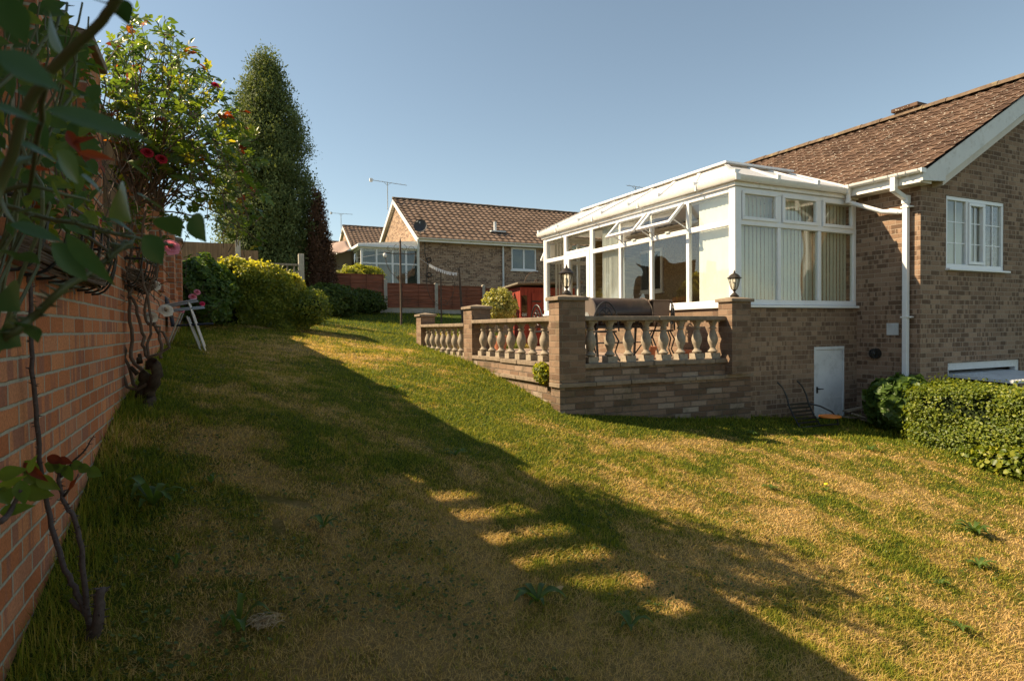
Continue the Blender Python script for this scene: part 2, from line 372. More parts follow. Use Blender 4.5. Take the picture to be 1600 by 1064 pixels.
# grass blades: one mesh, thinning out with distance
def grass():
    N = 1500000
    th = rng.uniform(-.74, .86, N); dmin, dmax = 1.35, 21.5
    r = dmin*(dmax/dmin)**rng.random(N)               # density falls with the square of the distance
    keep = rng.random(N) < np.clip((r/3.4)**2, .16, 1)*np.clip(1.15-r/30, .3, 1)*.62
    th = th[keep]; r = r[keep]
    x = r*np.sin(YAW+th); y = r*np.cos(YAW+th)
    ok = (x > -.585)&(y > .3)&(y < 20.4)&~((x > 3.95)&(y > 6.88)&((y < 13.4)|(x > 7.0)))&~((x > 9.7)&(y > 5.8))&(x < 9.9)
    ok &= ~((y > 15.95)&(x < 2.0))
    x = x[ok]; y = y[ok]; r = r[ok]; n = len(x)
    dry = dryness(x, y); z = GH(x, y)-.004
    rnd = rng.random(n)
    bald = vnoise(x, y, 3.1, 8)*.6+vnoise(x, y, 9, 9)*.4
    k = bald > .13; x, y, r, dry, z, rnd = x[k], y[k], r[k], dry[k], z[k], rnd[k]; n = len(x)
    edge = np.clip(1-(x+.6)/.42, 0, 1); edge = np.maximum(edge, np.clip(1-(3.95-x)/.35, 0, 1)*((y > 6.9)&(x < 4))*.75)
    edge = np.maximum(edge, np.clip(1-(6.9-y)/.35, 0, 1)*(x > 3.9)*.7); edge = np.maximum(edge, np.clip(1-(20.4-y)/1.6, 0, 1)*.8)
    edge = np.maximum(edge, np.clip(1-(8.75-x)/.5, 0, 1)*(x > 8.2)*.8)
    tuft = np.clip((vnoise(x, y, 2.2, 11)-.62)*4, 0, 1)*(1-dry)
    H = (.007+.014*rng.random(n)+.012*(1-dry))*(1+tuft*.9)+edge**2*rng.random(n)**2*.11
    th_ = rng.random(n) < .30; H = np.where(th_, .010+.02*rng.random(n), H); H *= np.clip(r/8, 1, 1.4)
    W = .0021*np.clip(r/2.5, 1, 4.2)*(0.7+.6*rng.random(n))
    ang = rng.uniform(0, 2*np.pi, n); lean = rng.normal(0, .55, n)+.35; lean *= H; lean = np.where(th_, rng.uniform(.02, .06, n), lean)
    rnd = np.where(th_, np.clip(rnd*.5+.55, 0, 1), rnd)
    dx, dy = np.cos(ang), np.sin(ang); px, py = -dy*W/2, dx*W/2
    v = np.empty((n, 5, 3)); 
    v[:, 0] = np.stack([x-px, y-py, z], -1); v[:, 1] = np.stack([x+px, y+py, z], -1)
    mx, my, mz = x+dx*lean*.45, y+dy*lean*.45, z+H*.6
    v[:, 2] = np.stack([mx+px*.8, my+py*.8, mz], -1); v[:, 3] = np.stack([mx-px*.8, my-py*.8, mz], -1)
    v[:, 4] = np.stack([x+dx*lean*1.3, y+dy*lean*1.3, z+H], -1)
    b = np.arange(n)[:, None]*5
    f = np.concatenate([b+np.array([[0, 1, 2]]), b+np.array([[0, 2, 3]]), b+np.array([[3, 2, 4]])], 0)
    me = np_mesh('grass', v.reshape(-1, 3), f, M['blade'], np.repeat(rnd, 5))
    a = me.attributes.new('dry', 'FLOAT', 'POINT'); a.data.foreach_set('value', np.repeat(dry, 5).astype(np.float32))
    print('grass blades', n)
    return me
tag(mkobj('grass', grass()), kind='stuff')
# ------------------------------------------------------------------ materials
house_cols = [(0, (.215, .14, .092)), (.35, (.275, .18, .12)), (.7, (.32, .215, .145)), (1, (.36, .25, .17))]
M['hbrick'] = bricks('house_brick', house_cols, (.37, .285, .21), band=(.125, .078, .05), zoff=.02)
M['cbrick'] = bricks('conservatory_brick', [(0, (.20, .135, .09)), (.5, (.265, .18, .12)), (1, (.33, .23, .155))], (.33, .25, .18), band=(.14, .09, .06), zoff=.045, streak=.6)
M['nbrick'] = bricks('neighbour_brick', [(0, (.28, .18, .115)), (.5, (.37, .25, .165)), (1, (.43, .31, .21))], (.42, .34, .27), band=(.13, .08, .055), zoff=.01)
M['pbrick'] = bricks('pillar_brick', [(0, (.155, .10, .067)), (.5, (.225, .15, .10)), (1, (.29, .20, .135))], (.27, .20, .14), mw=.012, bh=.082, zoff=.03, moss=.45, bump=.8)
M['rbrick'] = bricks('retaining_brick', [(0, (.14, .09, .06)), (.45, (.21, .14, .095)), (.8, (.28, .20, .145)), (1, (.35, .29, .23))], (.19, .145, .11), mw=.014, bh=.082, bw=.29, zoff=.0, moss=.65, bump=1.2)
M['gbrick'] = bricks('garden_wall_brick', [(0, (.42, .135, .05)), (.4, (.54, .195, .078)), (.75, (.62, .255, .11)), (1, (.52, .225, .12))], (.40, .36, .27), mw=.0115, zoff=.032, band=(.33, .14, .09), bandcut=.6, streak=.75, moss=.12)
M['stone'] = simple('cast_stone', (.25, .195, .14), .9, var=.35, scale=14, bump=.6, dirt=(.055, .045, .032), dscale=3.5, spec=.2)
M['baluster'] = simple('baluster_stone', (.34, .285, .215), .9, var=.25, scale=22, bump=.35, dirt=(.13, .11, .07), dscale=9, spec=.2)
M['upvc'] = simple('white_plastic', (.80, .80, .80), .35, var=.04, scale=3, dirt=(.66, .64, .60), dscale=2.2)
M['gutter'] = simple('aged_white_plastic', (.80, .78, .74), .4, var=.06, scale=7, dirt=(.56, .51, .43), dscale=6)
M['paint'] = simple('white_painted_wood', (.68, .67, .64), .55, var=.06, scale=4, dirt=(.42, .38, .32), dscale=7, bump=.15)
M['greypaint'] = simple('grey_white_paint', (.64, .65, .65), .5, var=.08, scale=5, dirt=(.3, .3, .3), dscale=4)
M['dark'] = simple('black_iron', (.018, .017, .016), .45, var=.3, scale=20, bump=.2)
M['bronze'] = simple('aged_lantern_metal', (.055, .045, .035), .45, .6, var=.4, scale=30, bump=.25, dirt=(.16, .13, .10), dscale=14)
M['steel'] = simple('galvanised_steel', (.42, .42, .40), .45, .8, var=.2)
M['rust'] = simple('rusted_post_metal', (.11, .075, .05), .8, .2, var=.4, scale=12, bump=.3)
M['terracotta'] = simple('terracotta', (.45, .17, .085), .8, var=.15, scale=8, spec=.3)
M['concrete'] = simple('concrete_post', (.46, .42, .34), .95, var=.15, scale=10, bump=.4, dirt=(.25, .22, .15), spec=.2)
M['soffit'] = simple('soffit_board', (.62, .56, .47), .6, var=.05, dirt=(.4, .33, .25))
M['glass'] = glassmat('window_glass', (.93, .95, .93), 1.5, wav=.25)
M['nglass'] = glassmat('far_window_glass', (.5, .55, .55), 1.6, wav=.2)
M['lampglass'] = glassmat('lantern_glass', (.80, .78, .70), 1.0)
M['interior'] = simple('dark_interior', (.05, .045, .04), .9)
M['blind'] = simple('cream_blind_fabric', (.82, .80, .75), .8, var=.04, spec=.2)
M['blindshade'] = simple('shaded_blind_fabric', (.70, .65, .52), .8, var=.04, spec=.2)  # darker copy of the blind cloth, shade put into the colour for unlit faces
M['floor'] = simple('paving_slab', (.36, .29, .22), .9, var=.2, scale=3, bump=.3)
def wood(name, c, vert=True, streak=.5, gap=None, rough=.8, grime=(.08, .07, .05)):
    s = NT(name); P = s.pos(); sc = (22, 22, 1.2) if vert else (1.2, 1.2, 26)
    n = s.noise(s.scale(P, sc), 1.5, 5, .6)
    lo = tuple(x*(1-streak) for x in c); hi = tuple(min(1, x*(1+streak*.5)) for x in c)
    col = s.ramp(n, [(.3, lo), (.7, hi)])
    col = s.mix(s.map(s.noise(P, 2.4, 5, .65), .5, .8, 0.0, .7), col, grime)
    s.set(col, rough, spec=.2); s.bump(n, .35, .004); return s.m
M['redwood'] = wood('red_stained_lap_board', (.30, .11, .06), False, .6)
M['redshed'] = wood('red_painted_board', (.30, .055, .035), True, .4, rough=.6, grime=(.13, .05, .035))
M['tanwood'] = wood('tan_closeboard', (.27, .175, .095), True, .4)
M['greywood'] = wood('weathered_grey_timber', (.33, .27, .20), True, .4)
M['orangewood'] = wood('orange_furniture_wood', (.42, .19, .06), True, .3, rough=.4)
M['trellis'] = wood('trellis_timber', (.40, .27, .15), True, .4)
def rooftile(name, cols, lichen=(.62, .58, .48), pale=.5, wide=.3, gauge=.32, axis='y'):
    s = NT(name); P = s.pos(); X_ = s.xyz(P)
    u = X_[1] if axis == 'y' else X_[0]
    cell = s.comb(s.math('FLOOR', s.math('DIVIDE', u, wide)), s.math('FLOOR', s.math('DIVIDE', X_[2], gauge*.5)), 0.0)
    r = s.white(cell)
    f = s.math('ADD', s.math('MULTIPLY', r, .8), s.math('MULTIPLY', s.noise(P, 1.1, 5, .6), .3), clamp=True)
    c = s.ramp(f, cols)
    c = s.mix(.7, c, s.ramp(s.noise(P, 40, 4, .7), [(.3, (.6, .58, .56)), (.7, (1.3, 1.25, 1.2))]), 'MULTIPLY')
    sp = s.map(s.noise(P, 24, 2, .4), .66, .70); c = s.mix(s.math('MULTIPLY', sp, pale), c, lichen)
    moss = s.map(s.noise(s.vmath('ADD', P, (5, 5, 5)), 6.5, 4, .6), .63, .72); c = s.mix(s.math('MULTIPLY', moss, .5), c, (.045, .035, .02))
    s.set(c, .92, spec=.2); s.bump(s.noise(P, 70, 3), .4, .006); return s.m
M['rooft'] = rooftile('concrete_roof_tile', [(0, (.065, .040, .028)), (.5, (.11, .068, .047)), (1, (.165, .105, .072))], pale=.9)
M['ntile'] = rooftile('pantile', [(0, (.12, .085, .063)), (.5, (.16, .112, .084)), (1, (.205, .147, .113))], pale=.25, axis='x')
M['ridge'] = simple('ridge_tile_lichen', (.15, .105, .07), .95, var=.4, scale=9, bump=.5, dirt=(.36, .30, .15), dscale=5, spec=.2)
M['wallpaper'] = None
s = NT('damask_wallpaper'); P = s.pos()
c = s.ramp(s.vor(s.scale(P, (1, 9, 7)), 1.6), [(.15, (.15, .085, .03)), (.4, (.33, .22, .10)), (.6, (.22, .13, .05))])
c = s.mix(.5, c, s.ramp(s.noise(P, 25, 3), [(.4, (.7, .7, .7)), (.6, (1.2, 1.2, 1.1))]), 'MULTIPLY'); s.set(c, .6); M['wallpaper'] = s.m
def poly(name='polycarbonate_roof'):
    s = NT(name); P = s.pos(); c = s.ramp(s.noise(P, 3, 5), [(.3, (.78, .77, .75)), (.7, (.88, .88, .87))]); s.set(c, .35)
    tr = s.n.new('ShaderNodeBsdfTranslucent'); tr.inputs[0].default_value = (.85, .84, .8, 1)
    mx = s.n.new('ShaderNodeMixShader'); mx.inputs[0].default_value = .3
    s.l.new(s.b.outputs[0], mx.inputs[1]); s.l.new(tr.outputs[0], mx.inputs[2]); s.l.new(mx.outputs[0], s.out.inputs[0]); return s.m
M['poly'] = poly()
# ------------------------------------------------------------------ tiled roof slope as real stepped, rolled tiles
def tiled(mb, e0, e1, r0, r1, pitchw=.3, gauge=.33, amp=.022, step=.022, per=2, res=8):
    """e0-e1 eaves line, r0-r1 ridge line; rolls run up the slope"""
    e0, e1, r0, r1 = map(Vector, (e0, e1, r0, r1)); L = (e1-e0).length; S = ((r0-e0).length)
    n = (e1-e0).cross(r0-e0).normalized()
    if n.z < 0: n = -n
    nu = int(L/pitchw*res); nv = max(1, round(S/gauge)); b = len(mb.v); rows = []
    for j in range(nv):
        for (t, lift) in ((j/nv, step), ((j+1)/nv+.004, 0.0)):
            row = []
            for i in range(nu+1):
                s_ = i/nu; ph = (s_*L/pitchw) % 1.0
                w_ = amp*(max(0, math.sin(ph*2*math.pi*per/2))**2 if per == 2 else (.5+.5*math.sin(ph*2*math.pi)))
                A = e0.lerp(e1, s_); B = r0.lerp(r1, s_); p = A.lerp(B, min(t, 1))+n*(lift+w_)
                row.append(len(mb.v)); mb.v.append(tuple(p))
            rows.append(row)
    for k in range(len(rows)-1):
        for i in range(nu): mb.f.append((rows[k][i], rows[k][i+1], rows[k+1][i+1], rows[k+1][i]))
    # butt edge at the eaves
    base = []
    for i in range(nu+1):
        base.append(len(mb.v)); mb.v.append(tuple(e0.lerp(e1, i/nu)-n*.02))
    for i in range(nu): mb.f.append((base[i], base[i+1], rows[0][i+1], rows[0][i]))
def ridge_line(mb, a, b, r=.11, seg=.45):
    a, b = Vector(a), Vector(b); n = int((b-a).length/seg); d = (b-a).normalized(); side = d.cross(Vector((0,0,1)))
    for i in range(n):
        p = a+d*(i*seg); q = a+d*((i+1)*seg+.02); rr = r*(1+.04*((i*7) % 3-1)); v = []
        for k, P_ in enumerate((p, q)):
            for t in range(7):
                an = math.pi*(t/6); v.append(P_+side*math.cos(an)*rr*(1.0 if k else 1.06)+Vector((0,0,1))*(math.sin(an)*rr*.75-.02)*(1 if k else 1.08))
        mb.add(v, [(t, t+1, 8+t, 7+t) for t in range(6)]+[tuple(range(7)), tuple(13-t for t in range(7))])
# ------------------------------------------------------------------ our bungalow
HX, HY, HX1, HY1 = 9.7, 5.86, 16.7, 14.6; EZ = 2.22; SL = .555
h = thing('brick_bungalow', 'brown brick bungalow with a tiled roof and white gable bargeboard on the right', 'house', (13.2, 5.86, -2.8))
WH = (10.35, 11.98, .876, 2.018); GH_ = (10.41, 12.48, -2.82, -.62)
mb = MB(); wallgrid(mb, 'y', HY, HY+.27, HX, HX1, -2.9, EZ, [WH, GH_]); plain('front_wall', mb, M['hbrick'], h)
mb = MB(); wallgrid(mb, 'x', HX, HX+.27, HY+.27, HY1, -2.9, EZ-.02, [(11.9, 12.9, .85, 1.90)]); plain('side_wall', mb, M['hbrick'], h)
mb = MB(); mb.box(HX1-.27, HY+.27, -2.9, HX1, HY1, EZ); mb.box(HX+.27, HY1-.27, -2.9, HX1-.27, HY1, EZ); mb.build('rear_wall', M['hbrick'], h)
RX = (HX+HX1)/2; RZ = 4.40
def rz(x): return 2.30+SL*(min(x, 2*RX-x)-9.42)
mb = MB(); mb.prism([(HX, EZ), (HX1, EZ), (HX1, rz(HX1)-.09), (RX, RZ-.14), (HX, rz(HX)-.09)], 'y', HY, HY+.27)
mb.prism([(HX, EZ), (HX1, EZ), (HX1, rz(HX1)-.09), (RX, RZ-.14), (HX, rz(HX)-.09)], 'y', HY1-.27, HY1); mb.islands('gable', M['hbrick'], h)
mb = MB(); y0, y1 = 5.63, 14.8
tiled(mb, (9.40, y1, rz(9.40)), (9.40, y0, rz(9.40)), (RX, y1, rz(RX)), (RX, y0, rz(RX)), .22, .29, .026, .016)
tiled(mb, (2*RX-9.40, y0, rz(9.40)), (2*RX-9.40, y1, rz(9.40)), (RX, y0, rz(RX)), (RX, y1, rz(RX)), .30, .34, .026, .028, res=4)
rf = mb.build('roof', M['rooft'], h)
mb = MB(); mb.add([(9.43, y0+.02, rz(9.40)-.035), (RX, y0+.02, rz(RX)-.035), (RX, y1, rz(RX)-.035), (9.43, y1, rz(9.40)-.035)], [(0,1,2,3)])
mb.add([(RX, y0+.02, rz(RX)-.035), (2*RX-9.43, y0+.02, rz(9.40)-.035), (2*RX-9.43, y1, rz(9.40)-.035), (RX, y1, rz(RX)-.035)], [(0,1,2,3)])
mb.build('roof_underlay', M['interior'], rf)
mb = MB(); ridge_line(mb, (RX, y0, RZ+.02), (RX, y1, RZ+.02), .13); mb.build('ridge_tile', M['ridge'], rf)
mb = MB(); mb.box(RX-.16, 7.95, RZ+.10, RX+.16, 8.50, RZ+.17); mb.box(RX-.11, 8.0, RZ-.02, RX+.11, 8.45, RZ+.10); mb.build('ridge_vent', M['rooft'], rf)
# bargeboard and boxed end
mb = MB(); d = .30
mb.prism([(9.42, 2.24), (RX, rz(RX)-.03), (RX, rz(RX)-.31), (9.98, 2.235), (9.98, 2.16), (9.42, 2.12)], 'y', 5.66, 5.70)
mb.prism([(2*RX-9.42, 2.24), (RX, rz(RX)-.03), (RX, rz(RX)-.31), (2*RX-9.98, 2.235), (2*RX-9.98, 2.16), (2*RX-9.42, 2.12)], 'y', 5.66, 5.70)
mb.build('bargeboard', M['paint'], h)
mb = MB(); mb.prism([(9.98, 2.10), (9.98, 2.24), (RX, RZ-.36), (RX, RZ-.44)], 'y', 5.70, 5.86); mb.box(9.44, 5.70, 2.10, 9.70, 5.86, 2.14); mb.box(9.44, 5.86, 2.11, 9.70, HY1, 2.145); mb.build('soffit', M['soffit'], h)
mb = MB(); mb.box(9.43, 5.70, 2.11, 9.455, HY1, 2.27); mb.build('fascia', M['gutter'], h)
def half_gutter(mb, a, b, r=.057):
    a, b = Vector(a), Vector(b); d = (b-a).normalized(); s_ = d.cross(Vector((0,0,1))); v = []
    for P_ in (a, b):
        for k in range(9):
            t = math.pi*k/8; v.append(P_+s_*math.cos(t)*r-Vector((0,0,1))*math.sin(t)*r)
        for k in range(9):
            t = math.pi*(8-k)/8; v.append(P_+s_*math.cos(t)*(r-.006)-Vector((0,0,1))*math.sin(t)*(r-.006))
    mb.add(v, [(k, (k+1) % 18, 18+(k+1) % 18, 18+k) for k in range(18)]+[tuple(range(18)), tuple(18+k for k in reversed(range(18)))])
mb = MB(); half_gutter(mb, (9.372, 5.63, 2.285), (9.372, 7.05, 2.285)); mb.box(9.315, 5.615, 2.225, 9.43, 5.63, 2.29)
for y in (5.68, 5.86, 5.98, 6.13, 6.36, 6.78, 6.90):
    for k in range(9): 
        t = math.pi*k/8; 
    mb.tube([(9.372+.062*math.cos(math.pi*k/8), y, 2.285-.062*math.sin(math.pi*k/8)) for k in range(9)], .009, 5)
half_gutter(mb, (9.372, 7.05, 2.285), (9.372, HY1, 2.285)); mb.build('gutter', M['gutter'], h, auto=True)
# square downpipe with swan neck
dp = MB(); Q = [(9.372, 6.06, 2.22), (9.372, 6.06, 2.08), (9.60, 6.04, 1.95)]
dp.box(9.33, 6.02, 2.03, 9.41, 6.10, 2.24); dp.beam((9.372, 6.06, 2.05), (9.63, 6.04, 1.935), .07, .07); dp.box(9.595, 6.00, -1.7, 9.665, 6.075, 1.97)
dp.box(9.585, 5.99, 1.86, 9.675, 6.085, 1.985)
dpo = dp.build('downpipe', M['upvc'], h, bevel=.006)
for z in (1.80, .10, -1.2): cl = MB(); cl.box(9.588, 5.975, z, 9.70, 6.10, z+.025); cl.box(9.64, 5.955, z, 9.70, 5.975, z+.02); cl.build('pipe_clip', M['gutter'], dpo)
# window
def frame_rect(mb, x0, x1, z0, z1, y0, y1, t, tb=None):
    tb = tb or t
    mb.box(x0, y0, z0, x1, y1, z0+tb); mb.box(x0, y0, z1-t, x1, y1, z1); mb.box(x0, y0, z0+tb, x0+t, y1, z1-t); mb.box(x1-t, y0, z0+tb, x1, y1, z1-t)
x0, x1, z0, z1 = WH; yf = HY+.015
mb = MB(); frame_rect(mb, x0, x1, z0, z1, yf, yf+.07, .062, .075)
mx1, mx2 = x0+.56, x0+1.06
mb.box(mx1, yf+.002, z0+.075, mx1+.055, yf+.07, z1-.062); mb.box(mx2, yf+.002, z0+.075, mx2+.055, yf+.07, z1-.062)
wn = mb.build('window', M['upvc'], h, bevel=.006)
mb = MB(); frame_rect(mb, mx1+.06, mx2-.005, z0+.08, z1-.067, yf-.018, yf+.05, .05); mb.build('window_sash', M['upvc'], wn, bevel=.006)
mb = MB(); mb.box(x0-.02, HY-.07, z0-.035, x1+.06, HY+.05, z0-.003); mb.build('window_sill', M['upvc'], wn, bevel=.006)
mb = MB(); mb.box(x0+.03, yf+.03, z0+.04, x1-.03, yf+.036, z1-.03); mb.build('pane', M['glass'], wn)
mb = MB()
for a_, b_ in ((x0+.062, mx1), (mx1+.11, mx2-.055), (mx2+.055, x1-.062)):
    c_ = (a_+b_)/2; mb.box(c_-.009, yf+.02, z0+.07, c_+.009, yf+.028, z1-.06)
    for k in (1, 2): zz = z0+.075+(z1-z0-.137)*k/3; mb.box(a_, yf+.0215, zz-.009, b_, yf+.0265, zz+.009)
mb.build('glazing_bar', M['upvc'], wn)
mb = MB(); mb.box(x0-.3, HY+.45, z0-.3, x1+.3, HY+.47, z1+.1); mb.build('net_curtain', M['blindshade'], wn)
# garage: recess, frame, up-and-over door hanging out over the hedge
mb = MB(); a_, b_, c_, d_ = GH_
mb.box(a_, HY+.02, d_-.12, b_, HY+.11, d_-.002); mb.box(a_+.001, HY+.02, c_, a_+.06, HY+.11, d_-.12); mb.box(b_-.10, HY+.02, c_, b_-.002, HY+.11, d_-.12)
gf = mb.build('garage_frame', M['greypaint'], h, bevel=.006)
mb = MB(); mb.hexa([(a_+.07, 5.00, -.885), (b_-.11, 5.00, -.885), (b_-.11, 6.9, -.80), (a_+.07, 6.9, -.80), (a_+.07, 5.00, -.845), (b_-.11, 5.00, -.845), (b_-.11, 6.9, -.765), (a_+.07, 6.9, -.765)])
k = a_+.12
while k < b_-.16: mb.hexa([(k, 5.02, -.844), (k+.03, 5.02, -.844), (k+.03, 6.88, -.764), (k, 6.88, -.764), (k, 5.02, -.834), (k+.03, 5.02, -.834), (k+.03, 6.88, -.754), (k, 6.88, -.754)]); k += .09
gd = mb.build('garage_door', M['greypaint'], h)
mb = MB(); mb.box(b_-.62, 5.30, -.82, b_-.50, 5.33, -.79); mb.tube([(b_-.60, 5.31, -.80), (b_-.56, 5.31, -.75), (b_-.50, 5.31, -.80)], .012, 6); mb.build('door_handle', M['dark'], gd)
mb = MB(); mb.box(a_+.02, HY+2.3, c_, b_, HY+2.34, d_); mb.box(a_-.02, HY+.27, c_, a_, HY+2.3, d_); mb.box(b_, HY+.27, c_, b_+.02, HY+2.3, d_); mb.box(a_-.02, HY+.27, d_, b_+.02, HY+2.34, d_+.02); mb.build('garage_lining', M['hbrick'], h)
# vent, flue, tap pipe
mb = MB(); mb.box(9.69, 6.19, -.17, 9.70, 6.38, .02)
for k in range(8): mb.box(9.68, 6.20+k*.0225, -.16, 9.69, 6.208+k*.0225, .01)
mb.build('wall_vent', M['greypaint'], h)
mb = MB(); mb.cyl((9.70, 6.55, -.47), (9.62, 6.55, -.47), .085, .08, 20)
for k in range(10):
    t = 2*math.pi*k/10; mb.beam((9.61, 6.55+.085*math.cos(t), -.47+.085*math.sin(t)), (9.585, 6.55, -.47), .008, .008)
mb.cyl((9.60, 6.55, -.47), (9.585, 6.55, -.47), .045, .03, 12); mb.build('boiler_flue', M['dark'], h, auto=True)
# rear room window inside the conservatory
mb = MB()
def frame_y(mb, y0, y1, z0, z1, x0, x1, t):
    mb.box(x0, y0, z0, x1, y1, z0+t); mb.box(x0, y0, z1-t, x1, y1, z1); mb.box(x0, y0, z0+t, x1, y0+t, z1-t); mb.box(x0, y1-t, z0+t, x1, y1, z1-t)
frame_y(mb, 11.9, 12.9, .85, 1.90, 9.66, 9.76, .07); mb.box(9.66, 12.35, .92, 9.76, 12.42, 1.83); mb.box(9.62, 11.85, .81, 9.70, 12.95, .848)
iw = mb.build('window', M['upvc'], h, bevel=.006)
mb = MB(); mb.box(9.70, 11.96, .9, 9.706, 12.85, 1.85); mb.build('pane', M['nglass'], iw)
mb = MB(); mb.box(10.5, 11.0, .0, 10.52, 14, 2.2); mb.build('room_backdrop', M['interior'], iw)

# ------------------------------------------------------------------ conservatory
CX, CY, CY1 = 6.97, 6.9, 12.9
c = thing('conservatory', 'white framed conservatory with open top windows built against the brown brick bungalow', 'conservatory', (8.3, 6.9, -1.6))
DR = (8.665, 9.385, -1.62, -.352)
mb = MB(); wallgrid(mb, 'y', CY, CY+.25, CX, HX, -2.1, .27, [DR]); plain('end_wall', mb, M['cbrick'], c)
mb = MB(); mb.box(CX, CY+.25, -.9, CX+.25, 10.85, .27); mb.box(CX, 11.92, -.9, CX+.25, CY1-.25, .27); mb.box(CX, CY1-.25, -.9, HX, CY1, .27); mb.build('dwarf_wall', M['pbrick'], c)
mb = MB(); mb.box(CX-.035, CY-.05, .275, HX+.0, CY+.2, .315); mb.box(CX-.05, CY+.2, .275, CX+.2, 10.85, .315); mb.box(CX-.05, 11.92, .275, CX+.2, CY1+.03, .315); mb.box(CX+.2, CY1-.2, .275, HX, CY1+.03, .315); mb.build('sill', M['upvc'], c, bevel=.006)
ZB, ZT0, ZT1, ZH = .32, 1.515, 1.60, 2.08
fr = MB()
fr.box(CX, CY, ZB, CX+.13, CY+.13, ZH)                     # near corner post
ex = [CX+.13, 7.904, 8.814, 9.66]                          # end wall mullions
for x in ex[1:3]: fr.box(x-.035, CY+.012, ZB+.075, x+.035, CY+.08, ZT0); fr.box(x-.045, CY+.012, ZT1, x+.045, CY+.08, ZH-.07)
fr.box(9.63, CY+.012, ZB+.075, 9.70, CY+.08, ZH-.07)
fr.box(CX+.13, CY+.010, ZB, HX, CY+.082, ZB+.075); fr.box(CX+.13, CY+.008, ZT0, HX, CY+.084, ZT1); fr.box(CX+.13, CY+.010, ZH-.07, HX, CY+.082, ZH)
SY = [7.95, 8.91, 9.85, 10.85, 11.92, 12.83]
for i, y in enumerate(SY):
    wdt = .035 if i < 3 else .055
    z0_ = ZB+.075 if i not in (3, 4) else -.47
    fr.box(CX+.012, y-wdt, z0_, CX+.08, y+wdt, ZH-.07)
fr.box(CX+.010, CY+.13, ZB, CX+.082, 10.80, ZB+.075); fr.box(CX+.010, 11.97, ZB, CX+.082, CY1, ZB+.075)
fr.box(CX+.008, CY+.13, ZT0, CX+.084, 10.80, ZT1); fr.box(CX+.010, CY+.13, ZH-.07, CX+.082, CY1, ZH); fr.box(CX+.008, 10.90, ZT0+.09, CX+.084, 11.87, ZT1+.07); fr.box(CX+.008, 11.97, ZT0, CX+.084, 12.78, ZT1)
fr.box(CX, CY1-.10, ZB+.076, CX+.12, CY1+.003, ZH)
for x in (7.9, 8.8, 9.66): fr.box(x-.035, CY1-.09, ZB+.075, x+.035, CY1-.02, ZH-.07)
fr.box(CX+.12, CY1-.092, ZB, HX, CY1-.018, ZB+.075); fr.box(CX+.12, CY1-.092, ZT0, HX, CY1-.018, ZT1); fr.box(CX+.12, CY1-.092, ZH-.07, HX, CY1-.018, ZH)
fr.build('frame', M['upvc'], c, bevel=.008)
# fixed top sashes on the end wall stand slightly proud
for (a_, b_) in ((7.10, 7.86), (7.948, 8.77), (8.858, 9.63)):
    mb = MB(); frame_rect(mb, a_+.01, b_-.01, ZT1-.01, ZH-.045, CY-.012, CY+.05, .055); o = mb.build('top_window', M['upvc'], c, bevel=.008)
    mb = MB(); mb.box(a_+.05, CY+.02, ZT1+.03, b_-.05, CY+.026, ZH-.08); mb.build('pane', M['glass'], o)
for (a_, b_) in ((7.10, 7.87), (7.94, 8.78), (8.85, 9.63)):
    mb = MB(); mb.box(a_-.01, CY+.04, ZB+.06, b_+.01, CY+.046, ZT0+.01); mb.build('pane', M['glass'], c)
for i, (a_, b_) in enumerate(((7.03, 7.915), (7.985, 8.875), (8.945, 9.815), (9.885, 10.80), (11.97, 12.78))):
    mb = MB(); mb.box(CX+.04, a_, ZB+.06, CX+.046, b_, ZT0+.01); mb.build('pane', M['glass'], c)
    if i in (0, 3, 4): mb = MB(); mb.box(CX+.04, a_, ZT1-.01, CX+.046, b_, ZH-.06); mb.build('pane', M['glass'], c)
mb = MB(); mb.box(CX+.04, 10.9, ZT1+.06, CX+.046, 11.87, ZH-.06); mb.build('pane', M['glass'], c)
# open top-hung sashes
def sash(ya, yb, ang):
    L_ = .46; z_ = ZH-.075; x_ = CX+.0
    dx, dz = -math.sin(ang)*L_, -math.cos(ang)*L_; n_ = Vector((-math.cos(ang), 0, math.sin(ang)))*.045
    def P_(t, y): return Vector((x_+dx*t, y, z_+dz*t))
    mb = MB()
    def bar(t0, t1, y0, y1):
        p = [P_(t1, y0), P_(t1, y1), P_(t0, y1), P_(t0, y0)]; mb.hexa([p[0], p[1], p[2], p[3], p[0]+n_, p[1]+n_, p[2]+n_, p[3]+n_])
    t = .055/L_; bar(0, t, ya, yb); bar(1-t, 1, ya, yb); bar(t, 1-t, ya, ya+.055); bar(t, 1-t, yb-.055, yb)
    o = mb.build('open_window', M['upvc'], c, bevel=.006); o['label'] = 'top hung window propped open'
    mb = MB(); p = [P_(t*.7, ya+.04), P_(t*.7, yb-.04), P_(1-t*.7, yb-.04), P_(1-t*.7, ya+.04)]; m_ = n_*.5
    mb.hexa([p[3]+m_, p[2]+m_, p[1]+m_, p[0]+m_, p[3]+m_*1.1, p[2]+m_*1.1, p[1]+m_*1.1, p[0]+m_*1.1]); mb.build('pane', M['glass'], o)
    mb = MB(); mb.beam(P_(.75, ya+.02), (CX+.02, ya+.02, ZT1+.03), .012, .02); mb.beam(P_(.75, yb-.02), (CX+.02, yb-.02, ZT1+.03), .012, .02); mb.islands('window_stay', M['greypaint'], o)
    mb = MB(); mb.box(CX-.02, (ya+yb)/2-.05, ZT1-.005, CX+.01, (ya+yb)/2+.05, ZT1+.02); mb.build('window_latch', M['greypaint'], o)
sash(7.99, 8.87, math.radians(43)); sash(8.95, 9.81, math.radians(43))
